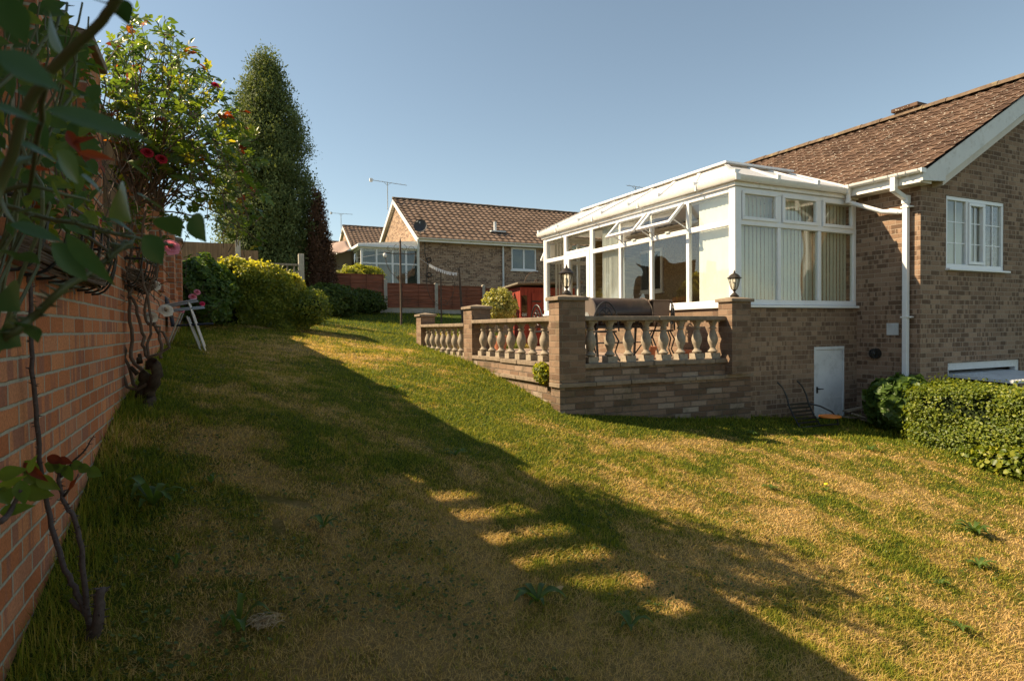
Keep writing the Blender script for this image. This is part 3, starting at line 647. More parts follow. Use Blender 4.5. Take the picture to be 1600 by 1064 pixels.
# an open sash on the far end too
mb = MB(); zt = ZH-.08
mb.hexa([(7.1, 13.28, 1.62), (7.75, 13.28, 1.62), (7.75, 12.93, zt-.03), (7.1, 12.93, zt-.03), (7.1, 13.31, 1.65), (7.75, 13.31, 1.65), (7.75, 12.95, zt+.01), (7.1, 12.95, zt+.01)]); o = mb.build('open_window', M['upvc'], c); o['label'] = 'far end window propped open'
# door
mb = MB(); mb.box(CX+.0, 10.91, -.45, CX+.07, 11.03, ZT0+.08); mb.box(CX+.0, 11.74, -.45, CX+.07, 11.86, ZT0+.08); mb.box(CX+.0, 11.03, ZT0-.03, CX+.07, 11.74, ZT0+.08); mb.box(CX+.0, 11.03, -.45, CX+.07, 11.74, -.28); mb.box(CX+.0, 11.03, .55, CX+.07, 11.74, .64)
dr = mb.build('door', M['upvc'], c, bevel=.008)
mb = MB(); mb.box(CX+.03, 11.01, -.3, CX+.036, 11.76, ZT0); mb.build('pane', M['glass'], dr)
mb = MB(); mb.box(CX-.045, 10.95, .45, CX-.0, 10.975, .62); mb.build('door_handle', M['steel'], dr)
# blinds: separate upright slats
def blind(parent, pts, z0, z1, mat, name='vertical_blind', wdt=.089, yaw=0.0, seed=1):
    mb = MB(); rr = random.Random(seed)
    for (x, y) in pts:
        a_ = yaw+rr.uniform(-.09, .09); dx, dy = math.cos(a_)*wdt/2, math.sin(a_)*wdt/2
        mb.hexa([(x-dx, y-dy, z0), (x+dx, y+dy, z0), (x+dx+.001, y+dy+.0015, z0), (x-dx+.001, y-dy+.0015, z0), (x-dx, y-dy, z1), (x+dx, y+dy, z1), (x+dx+.001, y+dy+.0015, z1), (x-dx+.001, y-dy+.0015, z1)])
    return mb.build(name, mat, parent)
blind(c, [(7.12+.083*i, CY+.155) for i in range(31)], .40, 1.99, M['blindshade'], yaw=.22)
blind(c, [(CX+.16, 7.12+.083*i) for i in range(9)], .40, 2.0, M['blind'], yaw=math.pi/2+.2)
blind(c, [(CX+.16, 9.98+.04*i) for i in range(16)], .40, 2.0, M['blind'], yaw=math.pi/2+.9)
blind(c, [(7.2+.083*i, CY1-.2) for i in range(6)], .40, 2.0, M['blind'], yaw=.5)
mb = MB(); mb.box(CX+.12, CY+.13, 2.0, HX, CY+.2, 2.05); mb.box(CX+.12, CY+.2, 2.0, CX+.2, 12.7, 2.05); mb.build('blind_rail', M['upvc'], c)
mb = MB(); mb.box(9.685, CY+.27, -.46, 9.695, 11.84, 2.10); mb.box(9.685, 12.96, -.46, 9.695, CY1+.06, 2.10); mb.box(9.685, 11.84, -.46, 9.695, 12.96, .80); mb.box(9.685, 11.84, 1.905, 9.695, 12.96, 2.10); mb.box(8.3, 12.74, -.45, 9.684, 12.76, 2.10); mb.build('papered_wall', M['wallpaper'], c)
mb = MB(); mb.box(CX+.25, CY+.25, -.9, 9.68, CY1-.25, -.455); mb.build('floor', M['floor'], c)
# gutters, eaves, roof
mb = MB(); mb.box(CX-.03, CY-.03, ZH+.002, HX, CY+.12, 2.15); mb.box(CX-.03, CY+.12, ZH+.002, CX+.12, CY1+.05, 2.15); mb.box(CX+.12, CY1-.1, ZH+.002, HX, CY1+.05, 2.15); mb.build('eaves_beam', M['gutter'], c, bevel=.006)
GZ0, GZ1 = 2.155, 2.245
mb = MB()
prof = [(0, 0), (.02, -.035), (.05, -.045), (.075, -.02), (.085, .04), (.074, .04), (.066, -.012), (.048, -.034), (.025, -.028), (.010, 0)]
mb.prism([(CX-.03-p[0], 2.185+p[1]) for p in prof], 'y', CY-.13, CY1+.13)
mb.prism([(CY-.03-p[0], 2.185+p[1]) for p in prof], 'x', CX-.03, 9.42)
mb.box(CX-.12, CY-.14, 2.14, CX-.03, CY-.13, 2.23)
for y in (7.6, 9.1, 10.6, 12.1): mb.box(CX-.125, y, 2.135, CX-.02, y+.03, 2.232)
for x in (9.30, ): mb.box(x, CY-.125, 2.135, x+.05, CY-.02, 2.232)
mb.build('gutter', M['gutter'], c, auto=True)
e = [(CX-.08, CY-.08, 2.215), (HX-.18, CY-.08, 2.215), (HX-.18, CY1+.08, 2.215), (CX-.08, CY1+.08, 2.215)]
t = [(7.60, 7.72, 2.62), (9.05, 7.72, 2.62), (9.05, 12.05, 2.62), (7.60, 12.05, 2.62)]
mb = MB()
def slab(p, th=.025):
    n_ = (Vector(p[1])-Vector(p[0])).cross(Vector(p[3])-Vector(p[0])).normalized(); n_ = n_ if n_.z > 0 else -n_
    q = [Vector(v)+n_*th for v in p]; mb.hexa([*p, *q])
slab([e[0], e[1], t[1], t[0]]); slab([e[1], e[2], t[2], t[1]]); slab([e[2], e[3], t[3], t[2]]); slab([e[3], e[0], t[0], t[3]])
rf = mb.build('roof', M['poly'], c)
mb = MB()
def lerp(a, b, k): return tuple(a[i]+(b[i]-a[i])*k for i in range(3))
def off(p, z=.035): return (p[0], p[1], p[2]+z)
for i in range(0, 8):
    k = i/7; mb.beam(off(lerp(e[0], e[3], k)), off(lerp(t[0], t[3], k)), .05, .03)
    ep = off(lerp(e[0], e[3], k), .03); mb.prism([(ep[0]-.02, ep[2]-.04), (ep[0]+.09, ep[2]+.05), (ep[0]-.03, ep[2]+.05)], 'y', ep[1]-.03, ep[1]+.03)
for i in range(0, 4):
    k = i/3; mb.beam(off(lerp(e[0], e[1], k)), off(lerp(t[0], t[1], k)), .05, .03)
    ep = off(lerp(e[0], e[1], k), .03); mb.prism([(ep[1]-.02, ep[2]-.04), (ep[1]+.09, ep[2]+.05), (ep[1]-.03, ep[2]+.05)], 'x', ep[0]-.03, ep[0]+.03)
    mb.beam(off(lerp(e[3], e[2], k)), off(lerp(t[3], t[2], k)), .05, .03)
mb.build('glazing_bar', M['upvc'], rf)
mb = MB(); mb.box(7.52, 7.64, 2.665, 9.1, 12.12, 2.70); mb.build('flat_top', M['upvc'], rf, bevel=.008)
mb = MB()
for i in range(8): y = 7.72+i*.6; mb.box(7.56, y, 2.62, 7.62, y+.30, 2.664)
mb.islands('end_filler', M['greywood'], rf)
mb = MB(); mb.tube([(9.36, CY-.09, 2.15), (9.36, CY-.09, 2.02), (9.40, CY-.12, 1.985)], .035, 12); mb.tube([(9.40, CY-.12, 1.99), (9.60, 6.40, 1.80), (9.62, 6.08, 1.74)], .034, 12)
mb.tube([(9.602, 6.28, 1.785), (9.618, 6.14, 1.752)], .042, 12); mb.cyl((9.36, CY-.09, 2.06), (9.36, CY-.09, 1.99), .044, .044, 12); mb.build('rain_pipe', M['upvc'], c, auto=True)
# cellar door
a_, b_, c_, d_ = DR
mb = MB(); mb.box(a_, CY-.004, c_, a_+.045, CY+.07, d_); mb.box(b_-.035, CY-.004, c_, b_, CY+.07, d_); mb.box(a_+.045, CY-.004, d_-.05, b_-.035, CY+.07, d_); df = mb.build('door_frame', M['greypaint'], c, bevel=.004)
mb = MB(); mb.box(a_+.05, CY+.008, c_, b_-.04, CY+.05, d_-.055); cd_ = mb.build('cellar_door', M['greypaint'], c, bevel=.004)
mb = MB(); mb.box(b_-.33, CY+.0, d_-.20, b_-.045, CY+.009, d_-.175); mb.box(b_-.33, CY+.0, d_-.86, b_-.045, CY+.009, d_-.84); mb.islands('strap_hinge', M['greypaint'], cd_)
mb = MB(); mb.box(a_+.06, CY-.003, -1.10, a_+.09, CY+.009, -1.0); mb.cyl((a_+.075, CY+.01, -1.03), (a_+.075, CY-.04, -1.03), .009, .009, 8); mb.tube([(a_+.075, CY-.04, -1.03), (a_+.16, CY-.045, -1.035)], .008, 8); mb.build('door_handle', M['bronze'], cd_)
# furniture seen through the glass
tb = thing('wooden_dining_chair', 'orange wooden chair with slatted back behind the conservatory glass', 'chair', (8.9, 10.6, -.455))
for (x, y) in ((8.7, 10.4), (9.1, 10.4), (8.7, 10.8), (9.1, 10.8)):
    mb = MB(); mb.box(x-.02, y-.02, -.455, x+.02, y+.02, .0 if x < 8.9 else .62); mb.build('leg', M['orangewood'], tb)
mb = MB(); mb.box(8.67, 10.37, .0, 9.13, 10.83, .04); mb.build('seat', M['orangewood'], tb)
mb = MB()
for k in range(5): mb.box(9.08, 10.42+k*.085, .04, 9.10, 10.46+k*.085, .56)
mb.box(9.07, 10.38, .56, 9.12, 10.82, .64); mb.build('backrest', M['orangewood'], tb)
tb = thing('sideboard', 'low orange wooden sideboard behind the conservatory glass', 'sideboard', (9.4, 11.0, -.455))
mb = MB(); mb.box(9.25, 9.9, -.455, 9.66, 11.6, .40); mb.build('carcass', M['orangewood'], tb, bevel=.01)
mb = MB(); mb.box(9.22, 9.87, .401, 9.67, 11.63, .43); mb.build('top', M['orangewood'], tb, bevel=.006)
for y in (10.05, 10.85):
    mb = MB(); mb.box(9.235, y, -.38, 9.249, y+.62, .33); o = mb.build('door', M['orangewood'], tb, bevel=.005)
    mb = MB(); mb.cyl((9.235, y+.55, .0), (9.215, y+.55, .0), .014, .012, 10); mb.build('door_handle', M['bronze'], o)
# ------------------------------------------------------------------ patio and its balustrade
mb = MB(); mb.box(4.2, 6.92, -.62, CX, 13.36, -.50); mb.box(CX, CY1+.02, -.62, 9.6, 16.2, -.50); mb.box(CX-.001, 13.36, -.62, 5.9, 16.2, -.50)
s = NT('patio_slabs'); P = s.xyz(s.pos())
lx = s.math('ABSOLUTE', s.math('SUBTRACT', s.math('FRACT', s.math('DIVIDE', s.math('ADD', P[0], 50.0), .45)), .5)); ly = s.math('ABSOLUTE', s.math('SUBTRACT', s.math('FRACT', s.math('DIVIDE', s.math('ADD', P[1], 50.0), .45)), .5))
j = s.map(s.math('MAXIMUM', lx, ly), .475, .485); cc = s.mix(j, s.ramp(s.noise(s.pos(), 2.2, 5), [(.3, (.26, .18, .13)), (.7, (.36, .26, .19))]), (.14, .11, .08)); s.set(cc, .9); s.bump(s.math('SUBTRACT', 1.0, j), .5, .01)
tag(mb.build('patio', s.m), kind='structure')
b = thing('stone_balustrade', 'brown brick and cast stone balustrade with pillars edging the raised patio', 'balustrade', (4.1, 7.0, -1.3))
XB0, XB1, YB0 = 3.95, 4.22, 6.72
mb = MB(); mb.box(XB0-.09, YB0+.02, -2.2, 7.11, YB0+.25, -.755); mb.box(XB0+.02, YB0+.25, -1.9, XB1, 13.3, -.755); mb.build('retaining_wall', M['rbrick'], b)
def rough_slab(mb, x0, y0, z0, x1, y1, z1, axis, seg=.6, j=.006, seed=3):
    rr = random.Random(seed); a, e_ = (x0, x1) if axis == 'x' else (y0, y1); n = max(1, round((e_-a)/seg)); L = (e_-a)/n
    for i in range(n):
        p, q = a+i*L+.003, a+(i+1)*L-.003; dz = rr.uniform(-j, j); dd = rr.uniform(-j, j)
        if axis == 'x': mb.box(p, y0+dd, z0+dz, q, y1+dd*.2, z1+dz)
        else: mb.box(x0+dd, p, z0+dz, x1+dd*.2, q, z1+dz)
mb = MB(); rough_slab(mb, XB0-.125, YB0-.025, -.755, 7.13, YB0+.25, -.70, 'x'); rough_slab(mb, XB0-.03, YB0+.25, -.755, XB1, 9.93, -.70, 'y', seed=5); mb.build('ledge', M['stone'], b, bevel=.008)
mb = MB(); mb.box(XB0+.27, YB0+.03, -.70, 6.965, YB0+.23, -.525); mb.box(XB0+.02, 6.98, -.70, XB1-.02, 9.93, -.525); mb.box(XB0+.04, 10.33, -.9, XB1-.02, 12.97, -.56); mb.build('plinth_wall', M['rbrick'], b)
mb = MB(); rough_slab(mb, XB0+.27, YB0+.0, -.525, 6.962, YB0+.26, -.465, 'x'); rough_slab(mb, XB0-.005, 6.98, -.525, XB1+.01, 9.93, -.465, 'y', seed=8); rough_slab(mb, XB0+.01, 10.33, -.56, XB1+.01, 12.97, -.50, 'y', seed=9); mb.build('plinth_coping', M['stone'], b, bevel=.008)
for (x0, y0, x1, y1, z0, zt, nm) in ((3.84, 6.715, 4.225, 6.975, -.699, .34, ''), (3.95, 9.93, 4.30, 10.33, -1.0, .335, ''), (3.97, 12.97, 4.29, 13.31, -.8, .27, ''), (6.62, 6.615, 6.985, 6.885, -.695, .345, '')):
    mb = MB(); mb.box(x0, y0, z0, x1, y1, zt); p = mb.build('pillar', M['pbrick'], b)
    mb = MB(); o_ = .035; cx, cy = (x0+x1)/2, (y0+y1)/2; A = [(x0-o_, y0-o_), (x1+o_, y0-o_), (x1+o_, y1+o_), (x0-o_, y1+o_)]
    mb.add([(*q, zt+.001) for q in A]+[(*q, zt+.045) for q in A]+[(cx, cy, zt+.085)], [(3,2,1,0), (0,1,5,4), (1,2,6,5), (2,3,7,6), (3,0,4,7), (4,5,8), (5,6,8), (6,7,8), (7,4,8)]); mb.build('pillar_cap', M['stone'], p, bevel=.006)
mb = MB(); rough_slab(mb, 4.225, YB0+.005, .083, 6.62, YB0+.265, .145, 'x', 1.3, .003); mb.build('handrail', M['stone'], b, bevel=.012)
mb = MB(); rough_slab(mb, XB0-.02, 6.98, .083, XB1+.02, 9.93, .145, 'y', 1.36, .003); mb.build('handrail', M['stone'], b, bevel=.012)
mb = MB(); rough_slab(mb, XB0-.01, 10.33, .035, XB1+.02, 12.97, .095, 'y', 1.32, .003); mb.build('handrail', M['stone'], b, bevel=.012)
prof = [(.058, .0), (.058, .075), (.040, .083), (.052, .095), (.054, .108), (.044, .118), (.034, .135), (.028, .15), (.036, .185), (.050, .225), (.057, .265), (.056, .300), (.048, .335), (.037, .370), (.029, .405), (.027, .425), (.040, .432), (.041, .445), (.030, .452), (.034, .485), (.045, .510), (.048, .522)]
def baluster(x, y, z):
    mb = MB(); k = .545/.548; mb.lathe([(r*1.28, h_) for r, h_ in prof[2:]], (x, y, z), 18); mb.box(x-.074, y-.074, z, x+.074, y+.074, z+.079); mb.box(x-.068, y-.068, z+.522, x+.068, y+.068, z+.5475)
    return mb.build('baluster', M['baluster'], b, auto=True)
for i in range(8): baluster(4.39+.2985*i, YB0+.13, -.4645)
for i in range(8): baluster(XB0+.13, 7.17+.365*i, -.4645)
for i in range(8): baluster(XB0+.135, 10.47+.335*i, -.5125)
# lanterns
def lantern(x, y, z, label):
    L = thing('pillar_lantern', label, 'lantern', (x, y, z), 'lanterns on the balustrade pillars')
    mb = MB(); mb.lathe([(.062, 0), (.064, .015), (.05, .025), (.034, .045), (.016, .06), (.013, .075), (.022, .085), (.026, .095), (.038, .105)], (x, y, z), 18); mb.build('base', M['bronze'], L, auto=True)
    mb = MB()
    for k in range(6):
        t = 2*math.pi*k/6; u = 2*math.pi*(k+1)/6; c_, s_ = math.cos(t), math.sin(t)
        mb.tube([(x+.038*c_, y+.038*s_, z+.105), (x+.060*c_, y+.060*s_, z+.16), (x+.082*c_, y+.082*s_, z+.265)], .0045, 6)
        mb.beam((x+.083*c_, y+.083*s_, z+.265), (x+.083*math.cos(u), y+.083*math.sin(u), z+.265), .009, .012)
    mb.build('cage', M['bronze'], L)
    mb = MB(); mb.lathe([(.036, .106), (.056, .16), (.077, .262)], (x, y, z), 6); o = mb.build('glass_panel', M['lampglass'], L)
    mb = MB(); mb.lathe([(.012, .105), (.018, .15), (.022, .17), (.017, .2), (.006, .215)], (x, y, z), 10); mb.build('bulb', M['paint'], o, smooth=True)
    mb = MB(); mb.lathe([(.104, .266), (.107, .272), (.085, .285), (.062, .315), (.04, .332), (.02, .34), (.012, .35), (.017, .358), (.008, .366), (.010, .376), (.004, .384), (.001, .396)], (x, y, z), 12); mb.build('roof', M['bronze'], L, auto=True)
lantern(4.035, 6.85, .42, 'black lantern on the patio corner pillar, left of the barbecue')
lantern(6.80, 6.75, .425, 'black lantern on the pillar against the conservatory corner')
# barbecue drum on a stand
q = thing('drum_barbecue', 'brown black drum barbecue behind the stone handrail', 'barbecue', (5.6, 8.0, -.5))
mb = MB(); n = 24; R_ = .235; z_ = .215
mb.cyl((5.08, 8.0, z_), (6.10, 8.0, z_), R_, R_, 32); s = simple('barbecue_enamel', (.045, .027, .02), .32, .3, var=.5, scale=3, dirt=(.12, .07, .045), dscale=2); lid = mb.build('drum', s, q, auto=True)
mb = MB(); mb.cyl((5.078, 8.0, z_), (5.06, 8.0, z_), R_+.012, R_+.004, 32); mb.cyl((6.10, 8.0, z_), (6.12, 8.0, z_), R_+.012, R_+.004, 32); mb.islands('end_plate', simple('bbq_end', (.16, .125, .10), .5, .4), q, auto=True)
mb = MB()
for k in range(3): mb.cyl((5.055, 8.0+.045*math.cos(2.1*k), z_-.07+.045*math.sin(2.1*k)), (5.047, 8.0+.045*math.cos(2.1*k), z_-.07+.045*math.sin(2.1*k)), .028, .028, 12)
mb.cyl((5.058, 8.0, z_-.07), (5.05, 8.0, z_-.07), .085, .085, 20); mb.build('air_vent', M['steel'], q)
mb = MB()
for x in (5.15, 6.05):
    for y in (7.84, 8.16): mb.beam((x, y, -.5), (x, 8.0+(y-8)*.6, .1), .03, .03)
mb.box(5.12, 7.85, -.25, 6.08, 8.15, -.235); mb.box(5.12, 7.83, -.02, 6.08, 7.85, .02); mb.build('stand', M['dark'], q)
mb = MB(); mb.hexa([(6.16, 7.8, .0), (6.46, 7.8, .0), (6.46, 8.2, .0), (6.16, 8.2, .0), (6.16, 7.8, .40), (6.50, 7.8, .40), (6.50, 8.2, .40), (6.16, 8.2, .40)]); mb.box(6.1, 7.78, .40, 6.52, 8.22, .425); mb.build('chimney_box', simple('bbq_box', (.15, .10, .07), .55, .2), q, bevel=.006)
mb = MB(); mb.tube([(6.5, 7.8, .42), (6.53, 7.8, .36), (6.50, 7.8, .05)], .012, 8); mb.build('side_handle', M['dark'], q)
mb = MB(); mb.box(4.72, 7.82, .15, 5.05, 8.18, .17); mb.build('side_shelf', M['steel'], q)
# cast iron chairs and table
def scroll(mb, c, r, a0, a1, ax, ay, th=.008, n=12):
    mb.tube([Vector(c)+Vector(ax)*math.cos(a0+(a1-a0)*k/n)*r*(1-.5*k/n)+Vector(ay)*math.sin(a0+(a1-a0)*k/n)*r*(1-.5*k/n) for k in range(n+1)], th, 6, True)
def ironchair(x, y, yaw, label):
    t = thing('cast_iron_chair', label, 'chair', (x, y, -.5), 'black cast iron patio chairs')
    c_, s_ = math.cos(yaw), math.sin(yaw)
    def W(u, v, z): return Vector((x+u*c_-v*s_, y+u*s_+v*c_, -.5+z))
    mb = MB(); mb.lathe([(.19, .42), (.205, .43), (.205, .445), (.18, .45)], (x, y, -.5), 24); mb.build('seat', M['dark'], t, auto=True)
    for (u, v) in ((-.17, -.17), (.17, -.17), (.17, .17), (-.17, .17)):
        mb = MB(); mb.tube([W(u*.75, v*.75, .43), W(u*1.1, v*1.1, .3), W(u*.85, v*.85, .14), W(u*1.2, v*1.2, 0)], [.012, .013, .011, .014], 7); mb.build('leg', M['dark'], t)
    mb = MB(); U = (W(0, 1, 0)-W(0, 0, 0)); Zv = Vector((0, 0, 1))
    mb.tube([W(-.19, .19*math.cos(math.pi*k/14), .44+.42*math.sin(math.pi*k/14)) for k in range(15)], .012, 7)
    mb.tube([W(-.19, .12*math.cos(math.pi*k/14), .46+.32*math.sin(math.pi*k/14)) for k in range(15)], .008, 6)
    for sg in (-1, 1):
        scroll(mb, W(-.19, .06*sg, .58), .05, 0, sg*5, U, Zv); scroll(mb, W(-.19, .05*sg, .70), .045, math.pi, math.pi-sg*5, U, Zv)
    mb.tube([W(-.19, 0, .45), W(-.19, 0, .86)], .007, 6); mb.build('backrest', M['dark'], t)
ironchair(5.05, 7.55, 1.2, 'black cast iron chair just behind the corner pillar of the patio')
ironchair(6.55, 8.1, 2.6, 'black cast iron chair nearest the conservatory wall')
ironchair(5.6, 9.4, -1.2, 'black cast iron chair behind the barbecue')
ironchair(4.75, 8.7, .1, 'black cast iron chair beside the left run of balusters')
t = thing('cast_iron_table', 'round black cast iron patio table with crossed struts', 'table', (5.95, 7.6, -.5))
mb = MB(); mb.lathe([(.26, .62), (.275, .63), (.275, .645), (.25, .65)], (5.95, 7.6, -.5), 28); mb.build('table_top', M['dark'], t, auto=True)
mb = MB()
for k in range(3):
    a_ = 2*math.pi*k/3+.4; mb.tube([(5.95+.24*math.cos(a_), 7.6+.24*math.sin(a_), .13), (5.95+.05*math.cos(a_), 7.6+.05*math.sin(a_), -.15), (5.95+.30*math.cos(a_), 7.6+.30*math.sin(a_), -.5)], .011, 7)
mb.build('tripod_leg', M['dark'], t)
t = thing('terracotta_pot', 'orange terracotta plant pot seen between the front balusters', 'pot', (5.75, 7.35, -.5))
mb = MB(); mb.lathe([(.055, 0), (.075, .16), (.09, .16), (.095, .21), (.085, .21), (.07, .17)], (5.75, 7.35, -.5), 24); mb.build('pot', M['terracotta'], t, auto=True)
t = thing('terracotta_pot', 'short broken terracotta pot by the rightmost front baluster', 'pot', (6.55, 7.4, -.5))
mb = MB(); mb.lathe([(.11, 0), (.14, .10), (.155, .10), (.16, .14), (.145, .14), (.12, .09)], (6.55, 7.4, -.5), 24); mb.build('pot', M['terracotta'], t, auto=True)

# ------------------------------------------------------------------ garden wall on the left: brick piers, timber trellis and panels between them
gw = thing('brick_garden_wall', 'tall orange brick garden wall with piers and timber panels along the left', 'wall', (-.7, 6.0, -1.3))
WX = -.6
mb = MB(); mb.box(WX-.23, -1.5, -2.6, WX, 13.6, .66); mb.build('brickwork', M['gbrick'], gw)
piers = [(1.2, 1.55), (2.62, 3.0), (3.55, 3.93), (6.0, 6.35), (7.9, 8.25), (9.8, 10.15), (11.7, 12.05)]
for i, (a_, b_) in enumerate(piers):
    zt = 2.0 if i < 2 else (1.38 if i == 2 else 1.5)
    mb = MB(); mb.box(WX-.28, a_, .45 if i > 1 else .45, WX+.055, b_, zt); p = mb.build('pier', M['gbrick'], gw)
    mb = MB(); mb.box(WX-.31, a_-.03, zt+.001, WX+.085, b_+.03, zt+.045); mb.prism([(WX-.31, zt+.045), (WX+.085, zt+.045), (WX-.11, zt+.085)], 'y', a_-.03, b_+.03); mb.build('pier_cap', M['stone'], p, bevel=.006)
def closeboard(mb, y0, y1, z0, z1, x, w_=.11):
    k = y0
    while k < y1-.02: mb.hexa([(x, k, z0), (x+.012, k, z0), (x+.024, min(k+w_, y1), z0), (x+.008, min(k+w_, y1), z0), (x, k, z1), (x+.012, k, z1), (x+.024, min(k+w_, y1), z1), (x+.008, min(k+w_, y1), z1)]); k += w_-.008
for (a_, b_, zt, open_) in ((-1.5, 1.2, 1.9, 0), (1.55, 2.62, 1.9, 0), (3.0, 3.55, 1.57, 0), (3.93, 5.1, 1.57, 1), (5.1, 6.0, 1.57, 0), (6.35, 7.9, 1.6, 0), (8.25, 9.8, 1.6, 0), (10.15, 11.7, 1.6, 0), (12.05, 13.6, 1.6, 0)):
    mb = MB()
    if not open_:
        closeboard(mb, a_, b_, .665, zt, WX-.16); mb.box(WX-.17, a_, zt, WX-.11, b_, zt+.035); mb.box(WX-.15, a_, .80, WX-.162, b_, .86)
        mb.build('timber_panel', M['tanwood'], gw)
    else:
        closeboard(mb, a_, b_, 1.38, zt, WX-.16); mb.box(WX-.17, a_, zt, WX-.11, b_, zt+.035); mb.box(WX-.17, a_, .665, WX-.11, b_, .70)
        k = a_-.75+(.09 if a_ > 4 else 0)
        while k < b_:
            p0 = Vector((WX-.13, k, .68)); p1 = Vector((WX-.13, k+.75, 1.39)); 
            t0 = max(0, (a_-k)/.75); t1 = min(1, (b_-k)/.75)
            if t1 > t0: mb.beam(p0.lerp(p1, t0), p0.lerp(p1, t1), .095, .012, (1, 0, 0))
            k += .235
        mb.build('trellis_panel', M['trellis'], gw)
# wall mangers of black bars full of old stems
def manger(y0, y1, z0, z1, out, label, seed):
    t = thing('wall_manger', label, 'hay basket', (WX+.05, (y0+y1)/2, z0), 'wall mangers hung on the garden wall'); rr = random.Random(seed)
    mb = MB(); n = 9
    for k in range(n):
        y = y0+(y1-y0)*k/(n-1); f = 1-.25*abs(2*k/(n-1)-1)**3; o_ = out*f
        pts = [(WX+.015, y, z1)]+[(WX+.02+o_*math.sin(math.pi*.5*(1-u))*(1-.15*u), y, z1-(z1-z0)*u) for u in (0.02, .2, .4, .6, .8, .92, 1)]
        mb.tube([(WX+.02+o_*math.cos(u*math.pi/2)**.7*1.0 if u < 1 else WX+.02, y, z1-(z1-z0)*math.sin(u*math.pi/2)) for u in (0, .15, .3, .45, .6, .75, .9, 1)], .0055, 5)
    for zz in (1, .72):
        u = math.asin(1-zz)/(math.pi/2) if zz < 1 else 0; z = z1-(z1-z0)*(1-zz)
        pts = [(WX+.02, y0, z)]+[(WX+.02+out*(math.cos(u*math.pi/2)**.7)*(1-.25*abs(2*k/12-1)**3), y0+(y1-y0)*k/12, z) for k in range(13)]+[(WX+.02, y1, z)]
        mb.tube(pts, .0075, 6)
    mb.build('basket_frame', M['dark'], t)
    mb = MB()
    for k in range(26):
        zz = z0+(z1-z0)*(.02+.3*rr.random()**1.5); oo = out*(.45+.4*rr.random()); a_ = rr.uniform(-.02, .02)
        mb.tube([(WX+.03+oo*math.sin(math.pi*u)**.6, y0+(y1-y0)*(u*.98+.01), zz+a_*math.sin(9*u+k)+.05*(2*u-1)**2) for u in [i/12 for i in range(13)]], rr.uniform(.004, .008), 5)
    mb.build('old_stems', simple('old_stem_%d' % seed, (.10, .062, .04), .9, var=.4, scale=30), t)
manger(2.35, 3.75, .19, .42, .15, 'black wall manger nearest the camera with brown old stems', 2)
manger(5.0, 6.1, .32, .58, .15, 'smaller black wall manger behind the second rose on the garden wall', 4)
# ------------------------------------------------------------------ neighbouring bungalows behind
def bungalow(name, label, x0, x1, y0, dep, z0, ze, zr, mat, full=True):
    t = thing(name, label, 'house', ((x0+x1)/2, y0, z0)); y1 = y0+dep; ym = (y0+y1)/2; sl_ = (zr-ze)/(ym-y0+.28)
    holes = [(12.36, 13.66, 2.70, 3.74)] if full else []
    mb = MB(); wallgrid(mb, 'y', y0, y0+.27, x0, x1, z0, ze-.02, holes); plain('front_wall', mb, mat, t)
    mb = MB(); mb.prism([(y0+.27, z0), (y1, z0), (y1, ze-.02), (ym, zr-.12), (y0+.27, ze+.10)], 'x', x0, x0+.27); mb.build('gable_wall', mat, t)
    mb = MB(); mb.box(x1-.27, y0+.27, z0, x1, y1, ze-.02); mb.box(x0+.27, y1-.27, z0, x1-.27, y1, ze-.02); mb.build('rear_wall', mat, t)
    mb = MB(); tiled(mb, (x0-.14, y0-.28, ze), (x1+.1, y0-.28, ze), (x0-.14, ym, zr), (x1+.1, ym, zr), .30, .34, .035, .035, per=1, res=8 if full else 6)
    tiled(mb, (x0-.14, y1+.28, ze), (x1+.1, y1+.28, ze), (x0-.14, ym, zr), (x1+.1, ym, zr), .30, .34, .03, .03, per=1, res=2)
    rf = mb.build('roof', M['ntile'], t)
    mb = MB(); ridge_line(mb, (x0-.16, ym, zr+.02), (x1+.1, ym, zr+.02), .12); mb.build('ridge_tile', M['ridge'], rf)
    mb = MB(); mb.prism([(y0-.28, ze-.03), (ym, zr-.04), (ym, zr-.26), (y0-.12, ze-.17), (y0-.28, ze-.17)], 'x', x0-.16, x0-.13); mb.prism([(y1+.28, ze-.03), (ym, zr-.04), (ym, zr-.26), (y1+.12, ze-.17), (y1+.28, ze-.17)], 'x', x0-.16, x0-.13); mb.build('bargeboard', M['paint'], t)
    mb = MB(); mb.prism([(y0-.26, ze-.16), (ym, zr-.24), (ym, zr-.20), (y0-.26, ze-.12)], 'x', x0-.13, x0); mb.prism([(y1+.26, ze-.16), (ym, zr-.24), (ym, zr-.20), (y1+.26, ze-.12)], 'x', x0-.13, x0); mb.box(x0, y0-.26, ze-.17, x1, y0, ze-.14); mb.build('soffit', M['soffit'], t)
    mb = MB(); mb.box(x0-.13, y0-.29, ze-.17, x1, y0-.26, ze-.01); mb.build('fascia', M['gutter'], t)
    mb = MB(); half_gutter(mb, (x0-.15, y0-.35, ze-.02), (x1, y0-.35, ze-.02), .06); mb.build('gutter', M['gutter'], t)
    return t
nb = bungalow('neighbour_bungalow', 'brown brick bungalow with pantile roof and a white gable verge behind the lap fence', 7.93, 21.0, 26.0, 7.6, .2, 3.93, 6.36, M['nbrick'])
mb = MB(); frame_rect(mb, 12.36, 13.66, 2.70, 3.74, 26.02, 26.09, .07); mb.box(12.98, 26.03, 2.77, 13.06, 26.08, 3.67); mb.box(12.3, 25.94, 2.64, 13.72, 26.03, 2.698); nw = mb.build('window', M['upvc'], nb, bevel=.008)
mb = MB(); mb.box(12.42, 26.05, 2.75, 13.6, 26.056, 3.7); mb.build('pane', M['nglass'], nw)
